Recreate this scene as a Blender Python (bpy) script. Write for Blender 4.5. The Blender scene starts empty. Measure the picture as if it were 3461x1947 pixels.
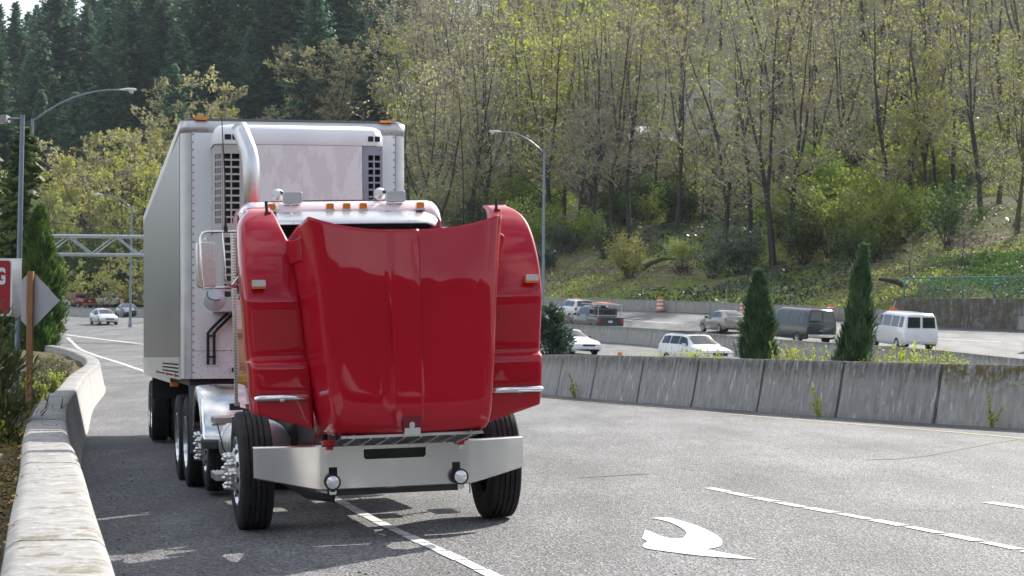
import bpy, bmesh, math, random
import numpy as np
from mathutils import Vector, Matrix
ROADP=np.array( [(-15.0, 43.0, -0.22), (-15.0, 49.0, -0.19), (-15.0, 55.0, -0.16), (-10.0, 19.0, -0.14), (-10.0, 25.0, -0.15), (-10.0, 31.0, -0.19), (-10.0, 37.0, -0.22), (-10.0, 43.0, -0.22), (-10.0, 49.0, -0.19), (-10.0, 55.0, -0.15), (-5.0, 1.0, -0.1), (-5.0, 7.0, -0.1), (-5.0, 13.0, -0.1), (-5.0, 19.0, -0.1), (-5.0, 25.0, -0.12), (-5.0, 31.0, -0.16), (-5.0, 37.0, -0.19), (-5.0, 43.0, -0.19), (-5.0, 49.0, -0.16), (-5.0, 55.0, -0.12), (0.0, -5.0, 0.06), (0.0, 1.0, 0.06), (0.0, 7.0, 0.06), (0.0, 13.0, 0.06), (0.0, 19.0, 0.06), (0.0, 25.0, 0.05), (0.0, 31.0, 0.04), (0.0, 37.0, 0.03), (0.0, 43.0, 0.03), (0.0, 49.0, 0.04), (0.0, 55.0, 0.05), (5.0, -5.0, 0.13), (5.0, 1.0, 0.13), (5.0, 7.0, 0.13), (5.0, 13.0, 0.13), (5.0, 19.0, 0.13), (5.0, 25.0, 0.13), (5.0, 31.0, 0.13), (5.0, 37.0, 0.12), (5.0, 43.0, 0.12), (5.0, 49.0, 0.13), (5.0, 55.0, 0.13), (10.0, -5.0, 0.13), (10.0, 1.0, 0.13), (10.0, 7.0, 0.13), (10.0, 13.0, 0.13), (10.0, 19.0, 0.13), (10.0, 25.0, 0.13), (10.0, 31.0, 0.13), (10.0, 37.0, 0.13), (10.0, 43.0, 0.13), (10.0, 49.0, 0.13), (15.0, -5.0, 0.13), (15.0, 1.0, 0.13), (15.0, 7.0, 0.13), (15.0, 13.0, 0.13), (15.0, 19.0, 0.13), (15.0, 25.0, 0.13), (15.0, 31.0, 0.13), (15.0, 37.0, 0.13), (15.0, 43.0, 0.13), (20.0, -5.0, 0.13), (20.0, 1.0, 0.13), (20.0, 7.0, 0.13), (20.0, 13.0, 0.13), (20.0, 19.0, 0.13), (20.0, 25.0, 0.13), (20.0, 31.0, 0.13), (25.0, -5.0, 0.13), (25.0, 1.0, 0.13), (25.0, 7.0, 0.13), (25.0, 13.0, 0.13), (25.0, 19.0, 0.13), (30.0, -5.0, 0.13), (30.0, 1.0, 0.13), (30.0, 7.0, 0.13), (30.0, 13.0, 0.13), (-13.83, 68.0, 0.18), (-15.48, 72.0, -0.01), (-18.7, 95.0, 0.5), (-36.94, 165.0, 1.48), (-27.83, 150.0, 1.31), (-37.93, 185.0, 2.37), (-39.74, 208.0, 3.18), (-51.53, 228.0, 3.62), (-37.7, 203.0, 3.48), (-52.67, 215.0, 3.17), (-67.34, 262.0, 5.04), (-56.36, 262.0, 5.03), (-51.65, 262.0, 5.28), (-62.11, 262.0, 4.98), (-50.13, 265.0, 5.44), (5.42, 131.0, 1.22), (12.41, 112.0, 0.71), (18.23, 100.0, 0.26), (22.64, 88.0, -0.35), (4.32, 118.0, 0.77), (9.34, 101.0, 0.15), (12.18, 92.0, 0.06), (15.17, 75.0, -0.26), (16.73, 65.0, -0.42), (5.99, 141.0, 2.09), (13.4, 126.0, 1.99), (17.2, 116.0, 1.36), (21.56, 111.0, 1.18), (24.96, 97.0, 0.81), (3.08, 167.0, 4.06), (11.46, 155.0, 3.78), (17.0, 148.0, 3.41), (22.15, 140.0, 3.12), (27.37, 132.0, 2.62), (32.16, 125.0, 2.33), (-70.0, 240.0, 5.0), (-80.0, 150.0, 3.0), (-70.0, 270.0, 6.5), (0.0, 240.0, 6.0), (60.0, 112.0, 2.2), (50.0, 70.0, 0.0)] )
NR=77
HILLP=np.array( [(0.4, 172.0, 4.6), (3.1, 170.0, 4.9), (11.7, 158.0, 4.5), (17.3, 151.0, 4.2), (22.8, 144.0, 3.9), (26.8, 135.0, 4.6), (32.7, 127.0, 4.4), (4.0, 180.0, 6.2), (7.9, 186.0, 7.5), (13.7, 166.0, 5.7), (16.0, 195.0, 11.4), (18.2, 222.0, 17.2), (20.0, 245.0, 23.7), (16.8, 255.0, 27.1), (25.9, 265.0, 30.8), (26.9, 330.0, 47.8), (33.3, 410.0, 71.4), (22.5, 158.0, 5.4), (24.2, 170.0, 8.5), (27.0, 190.0, 12.8), (30.5, 215.0, 18.9), (34.7, 245.0, 27.2), (43.9, 310.0, 45.2), (53.7, 380.0, 66.5), (28.7, 142.0, 5.8), (30.7, 152.0, 7.9), (33.9, 168.0, 11.6), (38.4, 190.0, 17.0), (43.4, 215.0, 23.8), (58.5, 290.0, 42.6), (70.5, 350.0, 61.6), (34.5, 134.0, 5.9), (37.5, 146.0, 9.2), (41.9, 163.0, 13.3), (47.0, 183.0, 18.4), (50.9, 198.0, 22.1), (69.4, 270.0, 39.9), (84.8, 330.0, 58.3), (41.2, 128.0, 5.8), (64.4, 200.0, 24.1), (96.5, 300.0, 53.3), (-7.7, 205.0, 5.9), (-8.7, 230.0, 12.9), (-9.9, 260.0, 20.6), (-12.1, 315.0, 35.9), (-15.5, 400.0, 61.2), (-23.9, 245.0, 6.6), (-29.9, 305.0, 22.5), (-36.9, 375.0, 42.3), (-44.4, 450.0, 63.9), (-50.5, 285.0, 6.9), (-57.7, 325.0, 17.1), (-68.5, 385.0, 31.5), (-85.6, 480.0, 53.3), (-100.0, 560.0, 69.7), (-71.1, 300.0, 7.1), (-80.8, 340.0, 17.6), (-96.4, 405.0, 32.8), (-114.4, 480.0, 48.2), (-133.5, 560.0, 61.0), (-95.1, 300.0, 6.9), (-133.5, 420.0, 29.5), (-178.1, 560.0, 50.0)] )
random.seed(7)
PI=math.pi
scene=bpy.context.scene
COL=scene.collection
# ------------------------------------------------------------------ terrain functions
def _phi(r2): return 0.5*r2*np.log(r2+1e-9)
def _fit(P,lam):
    n=len(P); d2=((P[:,None,:2]-P[None,:,:2])**2).sum(-1)
    A=np.zeros((n+3,n+3)); A[:n,:n]=_phi(d2)+np.diag(lam); A[:n,n]=1; A[:n,n+1:]=P[:,:2]
    A[n:,:n]=A[:n,n:].T
    b=np.zeros(n+3); b[:n]=P[:,2]
    return np.linalg.solve(A,b)
_RW=_fit(ROADP,np.array([3.]*NR+[150.]*(len(ROADP)-NR)))
_HW=_fit(HILLP,np.full(len(HILLP),20.))
def _ev(P,W,X,Y):
    d2=(P[:,0]-X)**2+(P[:,1]-Y)**2; n=len(P)
    return float(_phi(d2)@W[:n]+W[n]+W[n+1]*X+W[n+2]*Y)
def T(X,Y): return _ev(ROADP,_RW,X,Y)
def Hz(X,Y):
    return min(_ev(HILLP,_HW,X,Y),88.0)
# far retaining wall line (foot of the hillside) and the two ramp barriers, plan view
FARW=[(-190,292),(-90,288),(-62,272),(-44,248),(-24,212),(3.08,167),(11.46,155),(17,148),(22.15,140),(27.37,132),(32.16,125),(44,112),(70,92),(150,60)]
LWALL=[(0.25,0.0),(-0.62,3.6),(-1.33,6.79),(-1.73,8.47),(-2.1,10.03),(-2.5,11.76),(-3.17,14.6),(-3.74,16.9),(-4.65,20.8),(-5.76,25.8),(-6.92,31.2),(-8.3,38.2),(-9.85,45.8),(-10.9,51.3),(-12.5,60.7),(-13.6,65.4),(-16.4,76.2),(-18.5,82.4),(-23,91),(-30,101)]
def _chaikin(p,n=2):
    for _ in range(n):
        q=[p[0]]
        for a,b in zip(p,p[1:]): q+=[(a[0]*.75+b[0]*.25,a[1]*.75+b[1]*.25),(a[0]*.25+b[0]*.75,a[1]*.25+b[1]*.75)]
        p=q+[p[-1]]
    return p
LWALL=_chaikin(LWALL)
RWALL=[(0.62,57.29),(1.52,53.0),(2.45,50.1),(3.38,47.6),(4.28,45.2),(5.21,42.9),(6.2,40.6),(7.27,38.3),(8.5,36.1),(9.8,34.0),(13.5,28.4)]
MEDIAN_L=[(-51.53,228),(-37.7,203)]
MEDIAN_R=[(2.9,136),(5.42,131),(12.41,112),(18.23,100),(22.64,88),(27,74)]
def polylen(pl): return sum(math.dist(a,b) for a,b in zip(pl,pl[1:]))
def along(pl,s):
    for a,b in zip(pl,pl[1:]):
        L=math.dist(a,b)
        if s<=L or b is pl[-1]:
            t=s/L; return (a[0]+(b[0]-a[0])*t,a[1]+(b[1]-a[1])*t)
        s-=L
def interp_y(pl,x):
    for a,b in zip(pl,pl[1:]):
        if a[0]<=x<=b[0]: return a[1]+(b[1]-a[1])*(x-a[0])/(b[0]-a[0])
    return pl[-1][1] if x>pl[-1][0] else pl[0][1]
# ------------------------------------------------------------------ object helpers
def link(o,parent=None):
    COL.objects.link(o)
    if parent: o.parent=parent
    return o
def tag(o,label=None,cat=None,group=None,kind=None):
    if label: o['label']=label
    if cat: o['category']=cat
    if group: o['group']=group
    if kind: o['kind']=kind
    return o
def empty(name,loc=(0,0,0),rz=0,label=None,cat=None,group=None,mat=None):
    o=bpy.data.objects.new(name,None); o.empty_display_size=.3
    if mat is not None: o.matrix_world=mat
    else: o.location=loc; o.rotation_euler=(0,0,rz)
    link(o); tag(o,label,cat,group); return o
def dup(o,parent=None):
    c=o.copy(); COL.objects.link(c)
    if parent is not None: c.parent=parent
    for ch in list(o.children): dup(ch,c)
    return c
class MB:
    def __init__(s): s.v=[]; s.f=[]; s.m=[]; s.cur=0
    def add(s,vs,fs):
        n=len(s.v); s.v.extend([tuple(x) for x in vs]); s.f.extend([tuple(i+n for i in f) for f in fs]); s.m.extend([s.cur]*len(fs)); return s
    def box(s,c,d,rot=None,taper=1.0):
        x,y,z=d[0]/2,d[1]/2,d[2]/2
        vs=[(-x,-y,-z),(x,-y,-z),(x,y,-z),(-x,y,-z),(-x*taper,-y*taper,z),(x*taper,-y*taper,z),(x*taper,y*taper,z),(-x*taper,y*taper,z)]
        vs=[Vector(q) for q in vs]
        if rot is not None: vs=[rot@q for q in vs]
        return s.add([q+Vector(c) for q in vs],[(0,3,2,1),(4,5,6,7),(0,1,5,4),(1,2,6,5),(2,3,7,6),(3,0,4,7)])
    def box2(s,a,b):
        return s.box([(p+q)/2 for p,q in zip(a,b)],[abs(q-p) for p,q in zip(a,b)])
    def rbox(s,a,b,r,n=3,axis=1):
        """box with corners rounded in the plane across `axis`"""
        ax=[i for i in range(3) if i!=axis]
        lo=[min(p,q) for p,q in zip(a,b)]; hi=[max(p,q) for p,q in zip(a,b)]
        ring=[]
        for cx,cy,a0 in ((hi[ax[0]]-r,hi[ax[1]]-r,0),(lo[ax[0]]+r,hi[ax[1]]-r,90),(lo[ax[0]]+r,lo[ax[1]]+r,180),(hi[ax[0]]-r,lo[ax[1]]+r,270)):
            for k in range(n+1):
                t=math.radians(a0+90*k/n); ring.append((cx+r*math.cos(t),cy+r*math.sin(t)))
        def P(q,h):
            v=[0,0,0]; v[ax[0]]=q[0]; v[ax[1]]=q[1]; v[axis]=h; return v
        N=len(ring)
        vs=[P(q,lo[axis]) for q in ring]+[P(q,hi[axis]) for q in ring]
        fs=[(i,(i+1)%N,N+(i+1)%N,N+i) for i in range(N)]+[tuple(range(N-1,-1,-1)),tuple(range(N,2*N))]
        return s.add(vs,fs)
    def cyl(s,a,b,r0,r1=None,n=12,cap=True):
        r1=r0 if r1 is None else r1
        a=Vector(a); b=Vector(b); d=(b-a)
        if d.length<1e-6: return s
        z=d.normalized(); x=z.orthogonal().normalized(); y=z.cross(x)
        vs=[a+(x*math.cos(2*PI*i/n)+y*math.sin(2*PI*i/n))*r0 for i in range(n)]+[b+(x*math.cos(2*PI*i/n)+y*math.sin(2*PI*i/n))*r1 for i in range(n)]
        fs=[(i,(i+1)%n,n+(i+1)%n,n+i) for i in range(n)]
        if cap: fs+= [tuple(range(n-1,-1,-1)),tuple(range(n,2*n))]
        return s.add(vs,fs)
    def tube(s,pts,r,n=8,cap=True):
        pts=[Vector(p) for p in pts]; rs=r if isinstance(r,(list,tuple)) else [r]*len(pts)
        rings=[]; x=None
        for i,p in enumerate(pts):
            t=(pts[min(i+1,len(pts)-1)]-pts[max(i-1,0)]).normalized()
            if x is None: x=t.orthogonal().normalized()
            else:
                x=(x-t*x.dot(t)); x=x.normalized() if x.length>1e-5 else t.orthogonal().normalized()
            y=t.cross(x)
            rings.append([p+(x*math.cos(2*PI*k/n)+y*math.sin(2*PI*k/n))*rs[i] for k in range(n)])
        vs=[q for R in rings for q in R]; fs=[]
        for i in range(len(pts)-1):
            for k in range(n): fs.append((i*n+k,i*n+(k+1)%n,(i+1)*n+(k+1)%n,(i+1)*n+k))
        if cap: fs+=[tuple(range(n-1,-1,-1)),tuple(range((len(pts)-1)*n,len(pts)*n))]
        return s.add(vs,fs)
    def lathe(s,prof,c,axis='x',n=32,sgn=1):
        """prof: (axial, radius) pairs"""
        vs=[];fs=[]
        for a,r in prof:
            for k in range(n):
                t=2*PI*k/n
                if axis=='x': vs.append((c[0]+sgn*a,c[1]+r*math.cos(t),c[2]+r*math.sin(t)))
                elif axis=='y': vs.append((c[0]+r*math.cos(t),c[1]+sgn*a,c[2]+r*math.sin(t)))
                else: vs.append((c[0]+r*math.cos(t),c[1]+r*math.sin(t),c[2]+sgn*a))
        for i in range(len(prof)-1):
            for k in range(n): fs.append((i*n+k,i*n+(k+1)%n,(i+1)*n+(k+1)%n,(i+1)*n+k))
        return s.add(vs,fs)
    def grid(s,rows):
        """rows of points -> quads"""
        m=len(rows[0]); vs=[p for r in rows for p in r]; fs=[]
        for i in range(len(rows)-1):
            for j in range(m-1): fs.append((i*m+j,i*m+j+1,(i+1)*m+j+1,(i+1)*m+j))
        return s.add(vs,fs)
    def prism(s,poly,h0,h1,axis=1):
        """extrude a 2D polygon along an axis"""
        ax=[i for i in range(3) if i!=axis]; N=len(poly)
        def P(q,h):
            v=[0,0,0]; v[ax[0]]=q[0]; v[ax[1]]=q[1]; v[axis]=h; return v
        vs=[P(q,h0) for q in poly]+[P(q,h1) for q in poly]
        return s.add(vs,[(i,(i+1)%N,N+(i+1)%N,N+i) for i in range(N)]+[tuple(range(N-1,-1,-1)),tuple(range(N,2*N))])
    def lattice(s,u0,u1,w0,w1,holes,y0,y1):
        """plate in the u-w plane between depth y0,y1 with rectangular holes"""
        us=sorted({u0,u1,*[h[0] for h in holes],*[h[1] for h in holes]}); ws=sorted({w0,w1,*[h[2] for h in holes],*[h[3] for h in holes]})
        for i in range(len(us)-1):
            for j in range(len(ws)-1):
                cu=(us[i]+us[i+1])/2; cw=(ws[j]+ws[j+1])/2
                if any(h[0]<cu<h[1] and h[2]<cw<h[3] for h in holes): continue
                s.box2((us[i],y0,ws[j]),(us[i+1],y1,ws[j+1]))
        return s
    def mesh(s,name,mats,smooth=False):
        me=bpy.data.meshes.new(name); me.from_pydata([tuple(v) for v in s.v],[],s.f); 
        if not isinstance(mats,(list,tuple)): mats=[mats]
        for m in mats: me.materials.append(m)
        if len(mats)>1: me.polygons.foreach_set('material_index',s.m)
        me.validate()
        return me
    def build(s,name,mats,parent=None,smooth=False,angle=None,bevel=0,subsurf=0,solid=0,fix=False,weld=0):
        me=s.mesh(name,mats)
        if fix or bevel or weld:
            bm=bmesh.new(); bm.from_mesh(me)
            if weld: bmesh.ops.remove_doubles(bm,verts=bm.verts,dist=weld)
            bmesh.ops.recalc_face_normals(bm,faces=bm.faces); bm.to_mesh(me); bm.free()
        if smooth or angle:
            me.polygons.foreach_set('use_smooth',[True]*len(me.polygons))
            if angle: me.set_sharp_from_angle(angle=math.radians(angle))
        o=bpy.data.objects.new(name,me); link(o,parent)
        if solid:
            md=o.modifiers.new('solid','SOLIDIFY'); md.thickness=solid; md.offset=-1
        if subsurf:
            md=o.modifiers.new('sub','SUBSURF'); md.levels=subsurf; md.render_levels=subsurf
        if bevel:
            md=o.modifiers.new('bevel','BEVEL'); md.width=bevel; md.segments=2; md.limit_method='ANGLE'
        return o
# ------------------------------------------------------------------ materials
class NT:
    def __init__(s,name):
        s.m=bpy.data.materials.new(name); s.m.use_nodes=True; s.t=s.m.node_tree; s.n=s.t.nodes
        s.b=s.n['Principled BSDF']; s.out=s.n['Material Output']; s._tc=None
    def new(s,t,**k):
        n=s.n.new(t)
        for a,v in k.items(): setattr(n,a,v)
        return n
    def tc(s,kind='Object'):
        if s._tc is None: s._tc=s.new('ShaderNodeTexCoord')
        return s._tc.outputs[kind]
    def lk(s,a,b): s.t.links.new(a,b)
    def inp(s,n,i,v):
        if hasattr(v,'links'): s.lk(v,n.inputs[i])
        else: n.inputs[i].default_value=v
    def noise(s,scale,detail=4,rough=.55,vec=None,dist=0,out='Fac'):
        n=s.new('ShaderNodeTexNoise'); n.inputs['Scale'].default_value=scale; n.inputs['Detail'].default_value=detail
        n.inputs['Roughness'].default_value=rough; n.inputs['Distortion'].default_value=dist
        s.lk(vec or s.tc(),n.inputs['Vector']); return n.outputs[out]
    def vor(s,scale,vec=None,out='Distance',rand=1):
        n=s.new('ShaderNodeTexVoronoi'); n.inputs['Scale'].default_value=scale; n.inputs['Randomness'].default_value=rand
        s.lk(vec or s.tc(),n.inputs['Vector']); return n.outputs[out]
    def mapv(s,scale=(1,1,1),loc=(0,0,0),kind='Object'):
        n=s.new('ShaderNodeMapping'); n.inputs['Scale'].default_value=scale; n.inputs['Location'].default_value=loc
        s.lk(s.tc(kind),n.inputs['Vector']); return n.outputs[0]
    def ramp(s,fac,stops):
        n=s.new('ShaderNodeValToRGB'); e=n.color_ramp.elements
        while len(e)<len(stops): e.new(.5)
        for q,(p,c) in zip(e,stops):
            q.position=p; q.color=(*(c if isinstance(c,(tuple,list)) else (c,c,c)),1)[:4]
        s.lk(fac,n.inputs[0]); return n.outputs[0]
    def mix(s,fac,a,b,mode='MIX'):
        n=s.new('ShaderNodeMix',data_type='RGBA',blend_type=mode)
        s.inp(n,0,fac)
        for i,v in ((6,a),(7,b)):
            if isinstance(v,(tuple,list)): n.inputs[i].default_value=(*v,1)[:4]
            else: s.lk(v,n.inputs[i])
        return n.outputs[2]
    def math(s,op,a,b=None):
        n=s.new('ShaderNodeMath',operation=op); s.inp(n,0,a)
        if b is not None: s.inp(n,1,b)
        return n.outputs[0]
    def sep(s,vec):
        n=s.new('ShaderNodeSeparateXYZ'); s.lk(vec,n.inputs[0]); return n.outputs
    def objrand(s):
        return s.new('ShaderNodeObjectInfo').outputs['Random']
    def bump(s,h,strength=.3,dist=.02):
        n=s.new('ShaderNodeBump'); n.inputs['Strength'].default_value=strength; n.inputs['Distance'].default_value=dist
        s.lk(h,n.inputs['Height']); s.lk(n.outputs[0],s.b.inputs['Normal'])
    def set(s,**k):
        names={'col':'Base Color','rough':'Roughness','metal':'Metallic','coat':'Coat Weight','coatr':'Coat Roughness','spec':'Specular IOR Level','trans':'Transmission Weight','ior':'IOR','alpha':'Alpha','emit':'Emission Strength','ecol':'Emission Color'}
        for a,v in k.items():
            i=s.b.inputs[names[a]]
            if hasattr(v,'links'): s.lk(v,i)
            elif isinstance(v,(tuple,list)): i.default_value=(*v,1)[:4]
            else: i.default_value=v
        return s.m
def simple(name,col,rough=.5,metal=0,var=.12,scale=6,**k):
    n=NT(name)
    f=n.noise(scale,5)
    lo=tuple(c*(1-var) for c in col); hi=tuple(min(1,c*(1+var)) for c in col)
    c=n.ramp(f,[(.3,lo),(.7,hi)])
    r=n.ramp(f,[(.3,max(0,rough-.06)),(.7,min(1,rough+.06))])
    return n.set(col=c,rough=r,metal=metal,**k)
M={}
# asphalt
n=NT('asphalt')
g1=n.noise(60,3,.7); g2=n.noise(30,3,.6); big=n.noise(.22,5,.6); strk=n.noise(1,5,.6,vec=n.mapv((.9,.16,1)))
v=n.vor(54,out='Color'); sepc=n.sep(v)[0]
base=n.ramp(sepc,[(0,.025),(.22,.075),(.5,.15),(.8,.24),(1,.44)])
base=n.mix(n.ramp(g1,[(.45,0),(.66,.45)]),base,(.17,.17,.175))
tone=n.ramp(big,[(.3,.68),(.7,1.12)])
tone2=n.ramp(strk,[(.32,.60),(.62,1.10)])
c=n.mix(1,base,tone,'MULTIPLY'); c=n.mix(1,c,tone2,'MULTIPLY')
spots=n.ramp(n.noise(1.7,6,.62),[(.63,0),(.72,.6)])
c=n.mix(spots,c,(.035,.035,.038))
n.bump(n.math('ADD',n.vor(54),n.math('MULTIPLY',g2,.7)),.85,.016)
M['asphalt']=n.set(col=c,rough=.72,spec=.45)
# far asphalt shares the look; markings
n=NT('road_paint')
w=n.noise(48,4,.75); w2=n.noise(6,5,.7)
c=n.mix(n.ramp(w,[(.52,0),(.62,.75)]),(.74,.74,.73),(.26,.26,.26)); c=n.mix(n.ramp(w2,[(.45,0),(.72,.55)]),c,(.38,.38,.38))
n.bump(n.vor(75),.5,.006)
M['paint']=n.set(col=c,rough=.65)
n=NT('yellow_paint')
w=n.noise(14,4,.7)
c=n.mix(n.ramp(w,[(.42,0),(.6,1)]),(.62,.47,.22),(.22,.2,.17))
M['yellow']=n.set(col=c,rough=.7)
# concrete, weathered, with streaks running down
def concrete(name,base,dark,streak=.6,moss=0,top=None,sx=7):
    n=NT(name); oi=n.objrand()
    sh=n.new('ShaderNodeVectorMath',operation='ADD'); n.lk(n.tc(),sh.inputs[0])
    cb=n.new('ShaderNodeCombineXYZ'); n.lk(n.math('MULTIPLY',oi,37.0),cb.inputs[0]); n.lk(n.math('MULTIPLY',oi,19.0),cb.inputs[1]); n.lk(cb.outputs[0],sh.inputs[1])
    vec=sh.outputs[0]
    mp=n.new('ShaderNodeMapping'); mp.inputs['Scale'].default_value=(sx,sx,.75); n.lk(vec,mp.inputs['Vector'])
    st=n.noise(1.3,6,.68,vec=mp.outputs[0]); bl=n.noise(1.6,6,.65,vec=vec); fine=n.noise(34,4,.7,vec=vec)
    c=n.mix(n.ramp(st,[(.36,0),(.68,streak)]),base,dark)
    c=n.mix(n.ramp(bl,[(.42,0),(.66,.6)]),c,tuple(q*.78 for q in base))
    c=n.mix(n.ramp(fine,[(.35,.0),(.7,.30)]),c,tuple(q*.55 for q in base))
    z=n.sep(n.tc())[2]
    # soiled band near the top edge where water runs off
    band=n.math('MULTIPLY',n.ramp(z,[(.72,0),(.98,1)]),n.ramp(st,[(.30,0),(.6,.75)]))
    c=n.mix(band,c,tuple(q*.45 for q in dark))
    pits=n.ramp(n.vor(22,vec=vec),[(.06,1),(.13,0)]); pm=n.math('MULTIPLY',pits,n.ramp(n.noise(2.3,3,vec=vec),[(.5,0),(.58,.9)]))
    c=n.mix(pm,c,(.035,.035,.03))
    wp=n.new('ShaderNodeMapping'); wp.inputs['Scale'].default_value=(11,11,1.1); wp.inputs['Location'].default_value=(3,7,1); n.lk(vec,wp.inputs['Vector'])
    ws=n.ramp(n.noise(1.0,2,.5,vec=wp.outputs[0]),[(.655,0),(.69,.55)])
    c=n.mix(ws,c,(.62,.61,.58))
    if moss:
        mm=n.ramp(n.noise(5,6,.7,vec=vec),[(.60-moss*.14,0),(.66-moss*.14,1)]); mm=n.math('MULTIPLY',mm,n.ramp(z,[(.55,0.05),(1.0,.9)]))
        c=n.mix(mm,c,n.ramp(n.noise(60,3,vec=vec),[(.3,(.05,.045,.01)),(.7,(.20,.15,.03))]))
    n.bump(n.math('ADD',fine,n.math('MULTIPLY',pm,-1.5)),.5,.012)
    return n.set(col=c,rough=.88,spec=.25)
M['conc_r']=concrete('ramp_barrier_concrete',(.37,.36,.34),(.14,.135,.125),.9,.2)
M['conc_rm']=concrete('mossy_barrier_concrete',(.46,.44,.41),(.17,.16,.145),.9,1.0)
M['conc_l']=concrete('parapet_concrete',(.46,.45,.43),(.27,.26,.25),.5,.3)
M['conc_f']=concrete('freeway_barrier_concrete',(.38,.37,.34),(.19,.18,.155),.75,.2)
M['conc_d']=concrete('dark_retaining_concrete',(.24,.23,.215),(.12,.115,.105),.6,.55,sx=1.6)
M['black']=simple('black_rubber',(.018,.018,.019),.75,var=.3,scale=20)
M['dark']=simple('dark_chassis_paint',(.022,.022,.024),.55,var=.4,scale=8)
M['steel_paint']=simple('blue_grey_galvanised_paint',(.20,.25,.29),.45,.25)
M['galv']=simple('galvanised_steel',(.50,.53,.55),.42,.7)
M['wood']=None
# ------------------------------------------------------------------ sky, sun, camera
SUN_AZ=math.radians(33); SUN_EL=math.radians(36)
world=bpy.data.worlds.new("World"); scene.world=world; world.use_nodes=True
wt=world.node_tree; bg=wt.nodes['Background']
sky=wt.nodes.new('ShaderNodeTexSky'); sky.sky_type='NISHITA'; sky.sun_disc=False
sky.sun_elevation=SUN_EL; sky.sun_rotation=SUN_AZ; sky.air_density=1.0; sky.dust_density=1.6; sky.ozone_density=1.0
tcw=wt.nodes.new('ShaderNodeTexCoord')
mpw=wt.nodes.new('ShaderNodeMapping'); mpw.inputs['Scale'].default_value=(1,1,2.2)
wt.links.new(tcw.outputs['Generated'],mpw.inputs['Vector'])
nz=wt.nodes.new('ShaderNodeTexNoise'); nz.inputs['Scale'].default_value=2.3; nz.inputs['Detail'].default_value=7; nz.inputs['Roughness'].default_value=.56
wt.links.new(mpw.outputs[0],nz.inputs['Vector'])
rp=wt.nodes.new('ShaderNodeValToRGB'); rp.color_ramp.elements[0].position=.44; rp.color_ramp.elements[1].position=.60
wt.links.new(nz.outputs['Fac'],rp.inputs[0])
mxw=wt.nodes.new('ShaderNodeMix'); mxw.data_type='RGBA'
wt.links.new(rp.outputs[0],mxw.inputs[0]); wt.links.new(sky.outputs[0],mxw.inputs[6]); mxw.inputs[7].default_value=(7.2,7.4,7.8,1)
wt.links.new(mxw.outputs[2],bg.inputs['Color']); bg.inputs['Strength'].default_value=0.125
sl=bpy.data.lights.new('sun','SUN'); sl.energy=4.6; sl.angle=math.radians(.55); sl.color=(1,.955,.88)
so=bpy.data.objects.new('sun',sl); link(so)
sd=Vector((math.sin(SUN_AZ)*math.cos(SUN_EL),math.cos(SUN_AZ)*math.cos(SUN_EL),math.sin(SUN_EL)))
so.rotation_euler=sd.to_track_quat('Z','Y').to_euler()
so.location=(0,0,60)
scene.view_settings.view_transform='Standard'; scene.view_settings.look='None'; scene.view_settings.exposure=0.70; scene.view_settings.gamma=1
cam=bpy.data.cameras.new('camera'); co=bpy.data.objects.new('camera',cam); link(co); scene.camera=co
pitch=math.atan((845-724.5)/5009.4); roll=.0087
cam.lens=70.0; cam.sensor_width=36; cam.clip_start=.1; cam.clip_end=3000
fwd=Vector((0,math.cos(pitch),math.sin(pitch))); up0=Vector((0,-math.sin(pitch),math.cos(pitch))); r0=Vector((1,0,0))
rt=r0*math.cos(roll)+up0*math.sin(roll); up=-r0*math.sin(roll)+up0*math.cos(roll)
R=Matrix((rt,up,-fwd)).transposed().to_4x4(); R.translation=(0,0,1.7); co.matrix_world=R
cam.dof.use_dof=True; cam.dof.focus_distance=17.0; cam.dof.aperture_fstop=9.0
cy=scene.cycles
cy.max_bounces=6; cy.diffuse_bounces=2; cy.glossy_bounces=3; cy.transmission_bounces=4; cy.transparent_max_bounces=8
cy.caustics_reflective=False; cy.caustics_refractive=False; cy.sample_clamp_indirect=6
cy.use_adaptive_sampling=True; cy.adaptive_threshold=.012
scene.render.use_persistent_data=False
# ------------------------------------------------------------------ ground sheets
n=NT('soil_and_litter')
a=n.noise(1.3,6,.65); b=n.noise(26,5,.75); d=n.noise(.35,4,.6)
c=n.ramp(b,[(.3,(.055,.042,.03)),(.5,(.13,.10,.07)),(.72,(.24,.19,.135))])
c=n.mix(n.ramp(a,[(.46,0),(.62,.8)]),c,n.ramp(b,[(.3,(.05,.06,.012)),(.7,(.17,.14,.035))]))
n.bump(b,.8,.05)
M['soil']=n.set(col=c,rough=.95,spec=.1)
n=NT('hillside_ground')
a=n.noise(.16,6,.62); b=n.noise(2.2,6,.72); d=n.noise(.055,5,.6)
c=n.ramp(b,[(.3,(.075,.065,.035)),(.5,(.19,.17,.10)),(.7,(.33,.29,.19))])
gr=n.ramp(b,[(.3,(.08,.11,.022)),(.6,(.20,.25,.045)),(.8,(.34,.35,.10))])
c=n.mix(n.ramp(a,[(.41,0),(.53,.95)]),c,gr)
c=n.mix(n.ramp(d,[(.54,0),(.64,.6)]),c,(.09,.105,.07))
hy=n.sep(n.tc())[2]
c=n.mix(n.ramp(n.math('DIVIDE',n.math('ADD',hy,n.math('MULTIPLY',a,6.0)),40.0),[(.30,0),(.46,.85)]),c,n.ramp(b,[(.3,(.025,.028,.015)),(.7,(.07,.065,.04))]))
n.bump(b,1,.3)
M['hill']=n.set(col=c,rough=.95,spec=.1)
def sheet(name,rows,mat,skip=None):
    mb=MB(); mb.grid(rows)
    if skip: mb.f=[f for f in mb.f if not skip([mb.v[i] for i in f])]; mb.m=mb.m[:len(mb.f)]
    o=mb.build(name,mat,smooth=True); tag(o,kind='structure'); return o
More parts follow.
